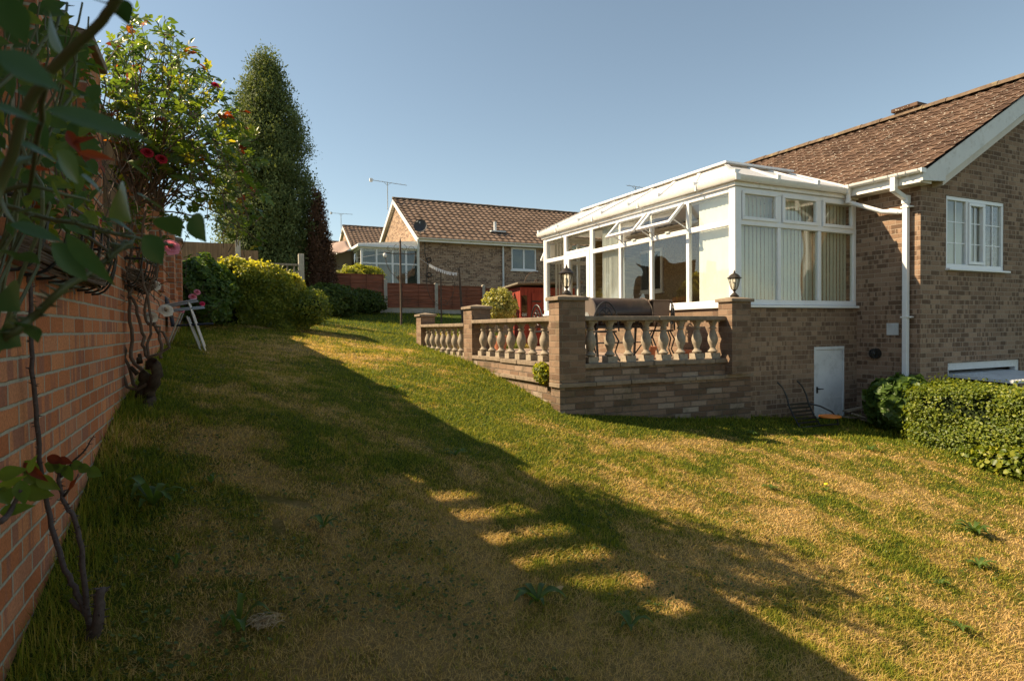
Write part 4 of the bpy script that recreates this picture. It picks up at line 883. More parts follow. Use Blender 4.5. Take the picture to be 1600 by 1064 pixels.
mb = MB(); mb.box(12.2, 26.5, 2.4, 13.9, 26.52, 3.9); mb.build('net_curtain', M['blindshade'], nw)
mb = MB(); mb.cyl((11.9, 25.93, .3), (11.9, 25.93, 3.8), .045, .045, 12); mb.build('downpipe', M['greypaint'], nb, auto=True)
mb = MB(); mb.tube([(7.78, 25.66, 3.86), (7.86, 25.90, 3.62), (7.86, 25.92, .3)], .045, 10); mb.build('downpipe', M['upvc'], nb, auto=True)
mb = MB(); mb.cyl((11.85, 26.7, 4.3), (11.85, 26.7, 5.0), .07, .07, 14); mb.build('soil_pipe', M['greypaint'], nb, auto=True)
mb = MB(); mb.box(11.55, 26.45, 4.50, 12.3, 26.95, 4.56); mb.build('lead_flashing', M['greypaint'], nb)
mb = MB(); mb.tube([(8.15, 25.9, 4.6), (8.15, 25.9, 3.3), (8.22, 25.96, 3.05), (8.3, 25.96, 2.9), (8.25, 25.96, 2.5), (8.22, 25.96, 1.0)], .015, 6)
for z in (3.0, 2.35): mb.tube([(8.35+.10*math.cos(k*.7), 25.95, z+.10*math.sin(k*.7)) for k in range(12)], .02, 6)
mb.build('cable', M['dark'], nb)
t = thing('satellite_dish', 'black mesh satellite dish on the gable corner of the neighbouring bungalow', 'satellite dish', (7.95, 25.85, 4.1))
mb = MB(); c0 = Vector((7.9, 25.7, 4.42)); n_ = Vector((-.35, -.9, .22)).normalized(); a1 = n_.orthogonal().normalized(); a2 = n_.cross(a1); vs = [c0-n_*.07]; fs = []
for r_ in range(1, 6):
    for k in range(24): vs.append(c0+(a1*math.cos(k*math.pi/12)+a2*math.sin(k*math.pi/12))*.29*r_/5-n_*(.07*(1-(r_/5)**2)))
for k in range(24): fs.append((0, 1+k, 1+(k+1) % 24))
for r_ in range(4):
    for k in range(24): a = 1+r_*24; fs.append((a+k, a+24+k, a+24+(k+1) % 24, a+(k+1) % 24))
mb.add(vs, fs); o = mb.build('dish', simple('dish_dark', (.05, .045, .045), .6), t); sm = o.modifiers.new('thick', 'SOLIDIFY'); sm.thickness = .012
mb = MB(); mb.tube([c0-n_*.08, Vector((7.95, 25.9, 4.1)), Vector((7.98, 26.0, 4.05))], .02, 8); mb.tube([c0-a2*.25, c0+n_*.35-a2*.1], .012, 6); mb.box(*(c0+n_*.33-Vector((.03, .03, .03))), *(c0+n_*.39+Vector((.03, .03, .03)))); mb.build('arm', M['steel'], t)
def aerial(x, y, z0, z1, dirv, length, label, nel=8, box=True):
    t = thing('tv_aerial', label, 'aerial', (x, y, z0), 'television aerials on the roofs'); d_ = Vector(dirv).normalized(); s_ = Vector((-d_.y, d_.x, 0)).normalized(); c_ = Vector((x, y, z1))
    mb = MB(); mb.cyl((x, y, z0), (x, y, z1), .022, .022, 8); mb.build('mast', M['steel'], t)
    mb = MB(); a = c_-d_*length*.45; b_ = c_+d_*length*.55; mb.beam(a, b_, .022, .022); mb.beam(c_-d_*.18-Vector((0,0,.0)), c_-Vector((0, 0, .15)), .015, .015); mb.beam(c_+d_*.18, c_-Vector((0, 0, .15)), .015, .015); bo = mb.build('boom', M['steel'], t)
    mb = MB()
    for k in range(nel):
        p = a.lerp(b_, (k+.5)/nel); mb.cyl(p-s_*.14+Vector((0,0,.02)), p+s_*.14+Vector((0,0,.02)), .007, .007, 5)
    mb.build('element', M['steel'], t)
    if box: mb = MB(); mb.box(a.x-.07, a.y-.07, a.z-.08, a.x+.07, a.y+.07, a.z+.08); mb.build('reflector', M['greypaint'], t, bevel=.02)
aerial(7.53, 29.8, 5.8, 7.12, (1, -.05, -.07), 1.75, 'tall television aerial on the gable peak of the nearest pantiled bungalow')
nb2 = bungalow('far_bungalow', 'smaller pantile roofed bungalow between the conifer and the nearest pantiled bungalow', 8.75, 20.0, 44.0, 7.6, 1.8, 5.35, 7.85, M['nbrick'], False)
aerial(8.5, 47.8, 7.2, 8.75, (1, 0, .0), 1.6, 'television aerial on the gable peak of the middle far bungalow')
nb3 = bungalow('far_bungalow', 'farthest pantile roof, seen above the brown shade sail', 7.4, 26.0, 64.0, 7.6, 2.6, 7.0, 9.4, M['nbrick'], False)
aerial(9.2, 67.8, 9.0, 11.0, (1, 0, -.06), 1.2, 'bent television aerial above the farthest roof', box=False)
p = at(993, 292, 30); aerial(p.x, p.y, p.z-1.2, p.z, (1, -.4, -.15), 1.0, 'television aerial rising behind the conservatory roof', 4, False)
# neighbour's sunroom
t = thing('white_sunroom', 'white glazed lean-to sunroom on the gable of the neighbouring bungalow', 'sunroom', (6.6, 26.2, .5)); X0, X1, Y0_, Y1_ = 5.42, 7.92, 26.05, 29.8
mb = MB()
for x in (X0, X0+.62, X0+1.30, X0+1.9, X1-.08): mb.box(x, Y0_, 1.0, x+.08, Y0_+.08, 3.5)
for y in (Y0_+.9, Y0_+1.8, Y0_+2.7, Y1_-.08): mb.box(X0, y, 1.0, X0+.08, y+.08, 3.5)
mb.box(X0, Y0_-.005, 3.38, X1, Y0_+.085, 3.52); mb.box(X0-.005, Y0_+.08, 3.38, X0+.085, Y1_, 3.52); mb.box(X0+.08, Y0_+.001, 2.75, X1, Y0_+.075, 2.82); mb.box(X0+.005, Y0_+.08, 2.75, X0+.075, Y1_, 2.82); mb.box(X0+.1, Y0_+.001, .4, X1, Y0_+.075, 1.2); mb.box(X0+.005, Y0_+.08, .4, X0+.075, Y1_, 1.2); mb.build('frame', M['upvc'], t, bevel=.01)
mb = MB(); mb.box(X0+.05, Y0_+.04, 1.2, X1, Y0_+.046, 3.4); mb.build('pane', M['nglass'], t)
mb = MB(); mb.box(X0+.04, Y0_+.08, 1.2, X0+.046, Y1_, 3.4); mb.build('pane', M['nglass'], t)
blind(t, [(X0+.2+.085*i, Y0_+.2) for i in range(27)], 1.2, 3.3, M['blindshade'], yaw=.3)
mb = MB(); mb.hexa([(X0-.12, Y0_-.12, 3.55), (X1+.0, Y0_-.12, 3.55), (X1, Y1_, 3.55), (X0-.12, Y1_, 3.55), (X0-.12, Y0_-.12, 3.58), (X1, Y0_-.12, 3.80), (X1, Y1_, 3.80), (X0-.12, Y1_, 3.58)]); mb.build('roof', M['poly'], t)
mb = MB(); mb.box(X0-.16, Y0_-.16, 3.44, X1, Y0_-.06, 3.56); mb.box(X0-.16, Y0_-.06, 3.44, X0-.06, Y1_, 3.56); mb.build('gutter', M['upvc'], t, bevel=.02)
# shade sail
t = thing('shade_sail', 'brown fabric shade sail slung between posts in front of the far bungalows', 'shade sail', (4.6, 27, 1.0))
def sail(c0, c1, c2, c3, mat, nm, sag):
    mb = MB(); n = 12; v = []
    for j in range(n+1):
        for i in range(n+1):
            u, w_ = i/n, j/n; p = (c0*(1-u)+c1*u)*(1-w_)+(c3*(1-u)+c2*u)*w_; p = p+Vector((0, 0, -sag*4*u*(1-u)+.05*math.sin(u*9+w_*4))); v.append(p)
    mb.add(v, [(j*(n+1)+i, j*(n+1)+i+1, (j+1)*(n+1)+i+1, (j+1)*(n+1)+i) for j in range(n) for i in range(n)])
    o = mb.build(nm, mat, t, smooth=True); m_ = o.modifiers.new('thick', 'SOLIDIFY'); m_.thickness = .01
sc_ = simple('sail_cloth', (.36, .25, .20), .85, var=.08)
sail(at(488, 373, 28), at(541, 378, 28), at(548, 389, 26), at(488, 396, 26), sc_, 'upper_cloth', .10)
sail(at(488, 397, 27), at(550, 392, 27), at(556, 424, 27.5), at(488, 418, 27.5), simple('sail_cloth_dark', (.20, .155, .145), .85, var=.08), 'hanging_cloth', .06)
mb = MB(); 
for px in (489, 550): a = at(px, 375, 27.2); mb.cyl(a, (a.x, a.y, .5), .03, .03, 8)
mb.build('post', M['rust'], t)
# ------------------------------------------------------------------ fences at the back
def lap_fence(name, label, posts, zs, y, pz, gz, mat, cat='fence'):
    t = thing(name, label, cat, ((posts[0]+posts[-1])/2, y, gz))
    for i, x in enumerate(posts):
        mb = MB(); mb.box(x-.055, y-.055, gz-.4, x+.055, y+.055, pz[i]); mb.prism([(x-.055, pz[i]), (x+.055, pz[i]), (x, pz[i]+.03)], 'y', y-.055, y+.055); mb.build('concrete_post', M['concrete'], t)
    for i in range(len(posts)-1):
        a, b_ = posts[i]+.056, posts[i+1]-.056; z0, z1 = zs[i]; mb = MB(); n = max(5, round((z1-z0)/.13))
        for k in range(n):
            za = z0+(z1-z0)*k/n; zb = z0+(z1-z0)*(k+1)/n+.012; j = .004*((k*5+i*3) % 4)
            mb.hexa([(a, y-.030-j, za), (b_, y-.030-j, za+.006*((k+i) % 3-1)), (b_, y-.018, za), (a, y-.018, za), (a, y-.012, zb), (b_, y-.012, zb), (b_, y-.002, zb), (a, y-.002, zb)])
        for x in (a+.015, a+(b_-a)*.33, a+(b_-a)*.66, b_-.015): mb.box(x-.018, y-.052, z0, x+.018, y-.030, z1)
        mb.box(a, y-.045, z1, b_, y+.01, z1+.025); mb.build('lap_panel', mat, t)
        mb = MB(); mb.box(a, y-.025, gz-.4, b_, y+.02, z0-.003); mb.build('gravel_board', M['concrete'], t)
    return t
lap_fence('lap_panel_fence', 'red brown lap panel fence with pale concrete posts across the back of the lawn', [3.34, 5.06, 6.83, 8.61, 10.4, 12.2], [(.85, 1.80), (.72, 1.52), (.66, 1.47), (.66, 1.42), (.66, 1.40)], 20.5, [2.08, 1.66, 1.56, 1.54, 1.5, 1.5], .5, M['redwood'])
t = thing('closeboard_fence', 'tall tan closeboard fence behind the chair at the far left', 'fence', (-.5, 17.2, .4))
mb = MB(); k = -1.9
while k < .40: mb.hexa([(k, 17.2, .3), (k+.11, 17.188, .3), (k+.11, 17.205, .3), (k, 17.212, .3), (k, 17.2, 2.2), (k+.11, 17.188, 2.2), (k+.11, 17.205, 2.2), (k, 17.212, 2.2)]); k += .105
mb.box(-1.9, 17.17, 1.72, .42, 17.187, 1.80); mb.build('boards', M['tanwood'], t)
mb = MB(); mb.box(.42, 17.14, .2, .54, 17.26, 2.3); mb.build('concrete_post', M['concrete'], t)
mb = MB(); k = .54
while k < .9: mb.box(k, 17.2, .4, k+.10, 17.212, 2.05); k += .105
mb.build('boards', M['tanwood'], t)
t = thing('low_rail_fence', 'weathered low timber fence with a concrete post behind the sunlit hedge', 'fence', (.8, 16.0, .4))
mb = MB(); mb.box(-1.0, 15.96, 1.575, 1.80, 16.04, 1.625); mb.build('top_rail', M['greywood'], t)
mb = MB(); k = -1.0
while k < 1.30: mb.box(k, 16.0, .4, k+.13, 16.015, 1.574); k += .135
for x in (1.36, 1.52, 1.68): mb.box(x, 16.0, .4, x+.04, 16.02, 1.574)
mb.build('boards', M['greywood'], t)
mb = MB(); mb.box(1.80, 15.93, .2, 1.93, 16.06, 1.87); mb.build('concrete_post', M['concrete'], t, bevel=.01)
mb = MB(); mb.beam((1.55, 15.9, 1.25), (1.80, 15.9, 1.45), .03, .05); mb.build('brace', M['greywood'], t)
# washing line posts with scroll brackets
def linepost(x, y, z0, z1, label, lean=0, arms=True, r=.03):
    t = thing('washing_line_post', label, 'post', (x, y, z0)); top = Vector((x-lean, y, z1))
    mb = MB(); mb.cyl((x, y, z0-.2), top, r, r*.85, 10); mb.lathe([(.02, 0), (.035, .03), (.02, .06), (.012, .10), (.002, .17)], tuple(top), 10); mb.build('post', M['rust'], t, auto=True)
    if arms:
        mb = MB()
        for sg in (-1, 1):
            mb.tube([top+Vector((sg*u, 0, -.28-.02*math.sin(u*8))) for u in (0, .12, .24, .36, .44)], .012, 6)
            mb.tube([top+Vector((sg*.42*math.sin(k*math.pi/14), 0, -.95+.66*(1-math.cos(k*math.pi/14)))) for k in range(8)], .008, 6)
            scroll(mb, top+Vector((sg*.10, 0, -.14)), .09, math.pi/2, math.pi/2+sg*-4.5, Vector((1,0,0)), Vector((0,0,1)), .006)
            scroll(mb, top+Vector((sg*.30, 0, -.16)), .10, 0, sg*4.5, Vector((1,0,0)), Vector((0,0,1)), .006)
            scroll(mb, top+Vector((sg*.12, 0, -.90)), .09, math.pi/2, math.pi/2-sg*4.5, Vector((1,0,0)), Vector((0,0,1)), .006)
        mb.build('scroll_bracket', M['rust'], t)
    return top
pz = g(4.5, 16.5)
linepost(4.5, 16.5, pz, 2.34, 'tall rusty washing line post with scroll arms standing on the lawn')
linepost(5.82, 17.0, .25, 1.62, 'short post with curled arms in front of the middle fence panel', arms=True, r=.022)
linepost(6.56, 17.2, .25, 1.70, 'leaning dark post in front of the right fence panel', .10, False, .035)
t = thing('washing_line', 'washing line carrying a row of white pegs in front of the brick bungalow', 'washing line', (5.8, 17, 1.6))
A, B_ = Vector((4.94, 16.5, 2.02)), Vector((6.46, 17.2, 1.62)); L0 = at(552, 404, 16.4)
mb = MB(); mb.tube([A.lerp(B_, u)-Vector((0, 0, .22*4*u*(1-u)*.6)) for u in [i/14 for i in range(15)]], .005, 5); mb.tube([(4.06, 16.5, 2.03), L0], .005, 5); mb.build('line', M['paint'], t)
rr = random.Random(5)
for i in range(24):
    u = .30+.66*i/24; p = A.lerp(B_, u)-Vector((0, 0, .22*4*u*(1-u)*.6)); a_ = rr.uniform(-.6, .6)
    mb = MB(); mb.beam(p+Vector((.0, -.01, .03)), p+Vector((math.sin(a_)*.05, -.01, -.06)), .018, .02); mb.build('peg', M['upvc'], t)
mb = MB(); mb.lathe([(.01, -.06), (.045, -.04), (.05, .02), (.03, .06)], (4.07, 16.48, 1.98), 12); mb.build('pulley', M['paint'], t, smooth=True)
# hose ring on the grass
t = thing('grey_garden_hose', 'loop of grey hose in the grass behind the far balustrade', 'hose', (5.3, 15.6, g(5.3, 15.6)))
mb = MB(); gz_ = g(5.3, 15.6)
for k in range(3): mb.tube([(5.3+(.42-.03*k)*math.cos(u), 15.6+.3*math.sin(u), gz_+.03+.03*k+.10*max(0, math.sin(u))) for u in [i*math.pi/12 for i in range(25)]], .016, 7)
mb.build('coil', M['steel'], t)
# red shed on the patio
t = thing('red_shed', 'red painted timber shed with a felt roof beyond the conservatory', 'shed', (8.1, 15.0, -.5)); x0, x1, y0, y1 = 7.38, 9.1, 15.0, 16.1
mb = MB(); k = x0
zt = 1.10
while k < x1-.01: mb.box(k, y0, -.5, min(k+.105, x1), y0+.02, zt); k += .11
k = y0+.02
while k < y1: mb.box(x0, k, -.5, x0+.02, min(k+.105, y1), zt); mb.box(x1-.02, k, -.5, x1, min(k+.105, y1), zt); k += .11
mb.box(x0, y1, -.5, x1, y1+.02, zt); mb.build('board_wall', M['redshed'], t)
mb = MB(); mb.hexa([(x0-.16, y0-.18, zt+.07), (x1+.16, y0-.18, zt+.14), (x1+.16, y1+.1, zt+.02), (x0-.16, y1+.1, zt-.02), (x0-.16, y0-.18, zt+.12), (x1+.16, y0-.18, zt+.20), (x1+.16, y1+.1, zt+.07), (x0-.16, y1+.1, zt+.03)]); mb.build('felt_roof', simple('roof_felt', (.20, .17, .12), .95, var=.3, scale=12, bump=.5), t, bevel=.01)
mb = MB(); mb.box(7.72, y0-.03, -.45, 8.10, y0-.002, .95); d_ = mb.build('door', M['redshed'], t)
mb = MB(); mb.box(7.72, y0-.04, .70, 8.0, y0-.031, .74); mb.box(7.72, y0-.04, .0, 8.0, y0-.031, .04); mb.build('hinge', M['dark'], d_)
for (a_, b_) in ((7.42, 7.58), (8.22, 8.40)):
    mb = MB(); mb.box(a_, y0-.012, .30, b_, y0-.002, .88); o = mb.build('window', M['nglass'], t)
    mb = MB(); mb.box(a_-.02, y0-.04, .27, b_+.02, y0-.001, .298); mb.build('window_sill', M['redshed'], o)
t = thing('metal_hoop', 'rusty half hoop with a small wheel standing on the red shed roof', 'hoop', (7.85, 15.0, 1.22))
mb = MB(); mb.tube([(7.85+.33*math.cos(u), 15.0, 1.20+.33*math.sin(u)) for u in [math.pi*i/16 for i in range(17)]], .012, 7); mb.tube([(7.93+.13*math.cos(u), 15.0, 1.20+.13*math.sin(u)) for u in [math.pi*i/10 for i in range(11)]], .010, 7); mb.cyl((7.85, 14.98, 1.26), (7.95, 15.02, 1.30), .03, .03, 8); mb.build('hoop', M['rust'], t)
t = thing('grey_side_gate', 'weathered grey slatted gate leaf beside the red shed', 'gate', (7.1, 15.4, -.3))
mb = MB(); k = 6.75
while k < 7.28: mb.box(k, 15.4, -.4, k+.055, 15.42, 1.0); k += .065
mb.box(6.75, 15.37, .35, 7.30, 15.399, .40); mb.box(6.75, 15.36, 1.001, 7.3, 15.43, 1.03); mb.box(7.27, 15.35, -.4, 7.31, 15.369, 1.0); mb.build('slats', M['greywood'], t)
# iron garden seat and junk by the cellar door
t = thing('iron_garden_seat', 'low black iron slatted seat frame beside the white cellar door', 'bench', (7.85, 6.4, -1.5)); zg = g(7.9, 6.35)
mb = MB(); yo = 6.3
for x in (7.58, 8.00): mb.tube([(x+.05, yo, zg+.0), (x+.04, yo+.1, zg+.15), (x+.05, yo+.2, zg+.30), (x+.04, yo+.24, zg+.45), (x-.0, yo+.28, zg+.58), (x-.06, yo+.32, zg+.66)], .012, 7)
mb.tube([(8.05, yo+.2, zg+.32), (8.18, yo+.1, zg+.28), (8.30, yo-.0, zg+.20), (8.34, yo-.06, zg+.10), (8.30, yo-.1, zg+.01)], .012, 7); mb.tube([(7.62, yo-.02, zg+.02), (8.1, yo-.04, zg+.02), (8.32, yo-.1, zg+.03)], .012, 7); mb.tube([(8.02, yo, zg+.13), (8.34, yo-.08, zg+.13)], .011, 7); mb.build('frame', M['dark'], t)
mb = MB()
for k in range(6): mb.box(7.62, yo+.03+.035*k, zg+.06+.05*k, 8.05, yo+.055+.035*k, zg+.085+.05*k)
mb.build('slats', M['dark'], t)
t = thing('orange_lid', 'orange plastic lid lying on the iron garden seat', 'lid', (8.15, 6.22, zg+.1))
mb = MB(); mb.lathe([(.14, 0), (.155, .012), (.15, .028), (.08, .04), (.02, .042)], (8.15, 6.22, zg+.135), 20); mb.build('lid', simple('orange_plastic', (.75, .22, .02), .45), t, auto=True)
t = thing('broken_boards', 'heap of broken brown boards on the soil right of the cellar door', 'boards', (9.2, 6.5, -1.6)); zg = g(9.2, 6.4)
for (a_, b_, w_) in (((8.93, 6.55, zg+.22), (9.5, 6.35, zg+.33), .12), ((8.95, 6.45, zg+.20), (9.4, 6.1, zg+.02), .06), ((9.0, 6.6, zg+.12), (9.6, 6.5, zg+.05), .14), ((9.1, 6.4, zg+.1), (9.45, 6.0, zg-.02), .03)):
    mb = MB(); mb.beam(a_, b_, w_, .022); mb.build('board', M['greywood'], t)
t = thing('wall_bracket', 'small white shelf bracket on the bungalow wall above the green shrub', 'bracket', (9.65, 6.35, -1.05))
mb = MB(); mb.box(9.38, 6.30, -.98, 9.70, 6.33, -.955); mb.box(9.68, 6.30, -1.25, 9.70, 6.33, -.98); mb.beam((9.42, 6.315, -.97), (9.69, 6.315, -1.22), .015, .012); mb.build('bracket', M['paint'], t)
# reclining garden chair by the wall
cz = lambda x, y: g(x, y)
t = thing('reclining_garden_chair', 'silver framed reclining garden chair with dark blue fabric by the brick wall', 'chair', (-.3, 9.1, cz(-.3, 9.1)))
def CP(u, v, z): return Vector((-.58+u, 8.78+v, cz(-.3, 9.0)+z))     # u to the right, v away from the camera
mb = MB()
for v in (0, .54):
    mb.tube([CP(-.02, v, .0), CP(.13, v, .40), CP(.16, v, .47)], .011, 7); mb.tube([CP(.43, v, -.04), CP(.28, v, .46), CP(.24, v, .60)], .011, 7)
    mb.tube([CP(.38, v+.0, -.04), CP(.22, v, .42)], .011, 7)
    mb.tube([CP(-.05, v, .55), CP(.34, v, .63)], .013, 7); mb.tube([CP(.04, v, .50), CP(.42, v, .54)], .010, 7)
mb.tube([CP(.43, 0, -.04), CP(.43, .54, -.04)], .011, 7); mb.tube([CP(-.02, 0, 0), CP(-.02, .54, 0)], .011, 7); mb.build('frame', simple('silver_tube', (.48, .48, .47), .35, .7, var=.1), t)
fb = simple('navy_mesh_fabric', (.022, .026, .040), .8, var=.2, scale=40)
mb = MB(); mb.hexa([CP(.04, .03, .29), CP(.52, .03, .315), CP(.52, .51, .315), CP(.04, .51, .29), CP(.04, .03, .315), CP(.52, .03, .34), CP(.52, .51, .34), CP(.04, .51, .315)]); mb.build('seat', fb, t, bevel=.01)
mb = MB(); n = 8; v_ = []
for k in range(n+1):
    u = k/n; x_ = .04-.22*u+.05*math.sin(u*3.1); z_ = .31+.62*u
    v_ += [CP(x_, .03, z_), CP(x_, .51, z_)]
mb.add(v_, [(2*k, 2*k+1, 2*k+3, 2*k+2) for k in range(n)]); o = mb.build('backrest', fb, t, smooth=True); m_ = o.modifiers.new('thick', 'SOLIDIFY'); m_.thickness = .02
# ------------------------------------------------------------------ foliage
def leafcloud(name, P, N, size, mat, parent=None, aspect=.55, jit=.7, fold=.18, sv=.35, up=None, rnd=None):
    n = len(P); N = N+rng.normal(0, jit, (n, 3)); N /= np.linalg.norm(N, axis=1, keepdims=True)+1e-9
    D = rng.normal(0, 1, (n, 3)) if up is None else up+rng.normal(0, .45, (n, 3))
    D -= N*np.sum(D*N, 1, keepdims=True); D /= np.linalg.norm(D, axis=1, keepdims=True)+1e-9
    S = np.cross(N, D); L = (size*(1+rng.uniform(-sv, sv, n)))[:, None] if np.isscalar(size) else (size*(1+rng.uniform(-sv, sv, n)))[:, None]; W = L*aspect
    v = np.stack([P-D*L*.5, P-D*L*.12+S*W*.5+N*L*fold, P+D*L*.22+S*W*.42+N*L*fold, P+D*L*.5, P+D*L*.22-S*W*.42+N*L*fold, P-D*L*.12-S*W*.5+N*L*fold], 1)
    b = np.arange(n)[:, None]*6; f = np.concatenate([b+np.array([[0, 1, 2, 3]]), b+np.array([[0, 3, 4, 5]])], 0)
    r = rng.random(n) if rnd is None else rnd
    return mkobj(name, np_mesh(name, v.reshape(-1, 3), f, mat, np.repeat(r, 6)), parent)
def quadcloud(name, P, N, size, mat, parent=None, aspect=.5, jit=.6, sv=.4, up=None, rnd=None):
    n = len(P); N = N+rng.normal(0, jit, (n, 3)); N /= np.linalg.norm(N, axis=1, keepdims=True)+1e-9
    D = rng.normal(0, 1, (n, 3)) if up is None else up+rng.normal(0, .5, (n, 3))
    D -= N*np.sum(D*N, 1, keepdims=True); D /= np.linalg.norm(D, axis=1, keepdims=True)+1e-9
    S = np.cross(N, D); L = (size*(1+rng.uniform(-sv, sv, n)))[:, None]; W = L*aspect
    v = np.stack([P-D*L*.5, P+S*W*.5, P+D*L*.5, P-S*W*.5], 1); b = np.arange(n)[:, None]*4
    r = rng.random(n) if rnd is None else rnd
    return mkobj(name, np_mesh(name, v.reshape(-1, 3), b+np.array([[0, 1, 2, 3]]), mat, np.repeat(r, 4)), parent)
L_conifer = leafmat('conifer_foliage', [(0, (.035, .055, .018)), (.4, (.085, .115, .038)), (.75, (.17, .205, .07)), (1, (.30, .31, .13))], .25, .7, 1.2, .2)
L_dead = leafmat('dead_conifer_foliage', [(0, (.035, .019, .011)), (.5, (.09, .048, .028)), (1, (.18, .10, .06))], .15, .8, 2, .15)
L_hedge = leafmat('hedge_leaves', [(0, (.045, .065, .014)), (.35, (.10, .145, .018)), (.65, (.22, .25, .025)), (.88, (.36, .33, .04)), (1, (.44, .21, .07))], .35, .45, 1.6, .4, .4)
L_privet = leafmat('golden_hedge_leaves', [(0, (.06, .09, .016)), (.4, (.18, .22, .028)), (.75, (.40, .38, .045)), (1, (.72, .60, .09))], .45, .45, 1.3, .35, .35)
L_dark = leafmat('dark_shrub_leaves', [(0, (.04, .07, .016)), (.5, (.08, .135, .03)), (1, (.15, .22, .045))], .35, .45, 2, .25)
L_var = leafmat('variegated_leaves', [(0, (.10, .13, .03)), (.45, (.27, .27, .07)), (.75, (.48, .44, .14)), (1, (.66, .60, .30))], .35, .4, 3, .4)
L_rose = leafmat('rose_leaves', [(0, (.045, .08, .02)), (.45, (.09, .15, .03)), (.8, (.17, .23, .035)), (.93, (.36, .33, .04)), (1, (.38, .10, .03))], .45, .35, 2, .5, .15)
L_near = leafmat('near_rose_leaves', [(0, (.03, .075, .025)), (.5, (.06, .12, .05)), (.8, (.11, .17, .045)), (1, (.30, .34, .04))], .35, .32, 55, .25, .28)
L_redleaf = leafmat('young_red_rose_leaves', [(0, (.12, .02, .015)), (.6, (.30, .06, .02)), (1, (.45, .16, .03))], .45, .35, 2, .5, .1)
L_ivy = leafmat('bank_weeds', [(0, (.03, .05, .012)), (.5, (.07, .11, .02)), (1, (.16, .20, .04))], .35, .5, 1, .3)
bark = simple('dark_bark', (.065, .045, .03), .95, var=.4, scale=25, bump=.8, bscale=50, dirt=(.10, .09, .05), dscale=12, spec=.15)
stemm = simple('brown_rose_stem', (.13, .085, .055), .85, var=.35, scale=25, bump=.4)
canem = simple('green_rose_cane', (.075, .085, .03), .55, var=.3, scale=12)
M['dense'] = simple('shade_core_colour', (.016, .024, .009), .95, spec=.1)  # near-black colour standing for the shade deep inside the foliage
def lump(N, s=1.0, seed=0):
    return vnoise(N[:, 0]*3+N[:, 2]*2.1, N[:, 1]*3-N[:, 2]*1.7, s, seed)
def conifer(name, label, cx, cy, z0, z1, prof, mat, ncl, per, leaf, cat='tree', core=.62, clsz=.18, seed=1):
    t = thing(name, label, cat, (cx, cy, z0)); H = z1-z0
    pt = np.array([p[0] for p in prof]); pr = np.array([p[1] for p in prof])
    u = rng.random(ncl*3); R_ = np.interp(u, pt, pr); k = rng.random(len(u)) < R_/pr.max()+.08; u = u[k][:ncl]; R_ = R_[k][:ncl]; m = len(u)
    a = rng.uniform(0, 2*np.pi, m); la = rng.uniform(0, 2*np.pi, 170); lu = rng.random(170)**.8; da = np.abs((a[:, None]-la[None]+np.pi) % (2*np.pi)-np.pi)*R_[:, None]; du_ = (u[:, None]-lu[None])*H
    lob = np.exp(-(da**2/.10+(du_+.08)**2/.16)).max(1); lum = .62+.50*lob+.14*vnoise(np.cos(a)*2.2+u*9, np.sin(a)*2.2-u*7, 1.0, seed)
    rr_ = R_*lum*(1-.30*rng.random(m)**2); z = z0+H*(1-u)
    C = np.stack([cx+rr_*np.cos(a), cy+rr_*np.sin(a), z], -1); out = np.stack([np.cos(a), np.sin(a), np.full(m, .45)], -1)
    cr = rng.random(m); sz = clsz*(.7+.8*rng.random(m))
    P = np.repeat(C, per, 0); O = np.repeat(out, per, 0); S_ = np.repeat(sz, per)
    off = rng.normal(0, .5, (m*per, 3)); off /= np.maximum(1, np.linalg.norm(off, axis=1, keepdims=True)/1.0)
    hfac = off[:, 2:3]
    P = P+off*S_[:, None]*np.array([1, 1, 1.35])+O*S_[:, None]*(.25*rng.random((m*per, 1)))
    r = np.clip(np.repeat(cr*.45+lob*.25-.05, per)+.3*rng.random(m*per)+.25*hfac[:, 0], 0, 1)  # clump tops and outer lobes coloured lighter, shading put into the leaf tone
    upv = O*.8+np.array([0, 0, .55])
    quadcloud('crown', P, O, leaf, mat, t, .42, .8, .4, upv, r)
    mb = MB(); mb.lathe([(float(np.interp(1-s_, pt, pr))*core+.01, H*s_) for s_ in [i/14 for i in range(15)]], (cx, cy, z0), 16); mb.build('crown_shade_core', M['dense'], t, smooth=True)  # solid dark core, painted shade behind gaps in the crown
    mb = MB(); mb.tube([(cx, cy, z0-.8), (cx+.03, cy, z0+H*.3), (cx, cy+.02, z0+H*.8)], [.16, .12, .03], 10); mb.build('trunk', bark, t)
    return t
s_ = .0197
prof = [(0, .10), (.04, .26), (.1, .42), (.2, .66), (.3, .98), (.45, 1.22), (.6, 1.30), (.8, 1.25), (.93, 1.1), (1, .9)]
conifer('conifer', 'tall dark green conical conifer behind the hedge', 1.42, 20.4, .75, 8.35, prof, L_conifer, 2700, 44, .085, clsz=.25)
conifer('dead_conifer', 'narrow brown dead conifer beside the tall green one', 2.80, 19.6, .7, 4.15, [(0, .03), (.15, .14), (.35, .22), (.6, .28), (.85, .30), (1, .2)], L_dead, 520, 26, .075, clsz=.13, core=.45, seed=5)
conifer('dead_conifer', 'short brown dead conifer tucked behind the taller dead one', 2.98, 19.9, .7, 3.0, [(0, .05), (.3, .25), (.7, .36), (1, .25)], L_dead, 300, 26, .07, clsz=.12, core=.45, seed=6)
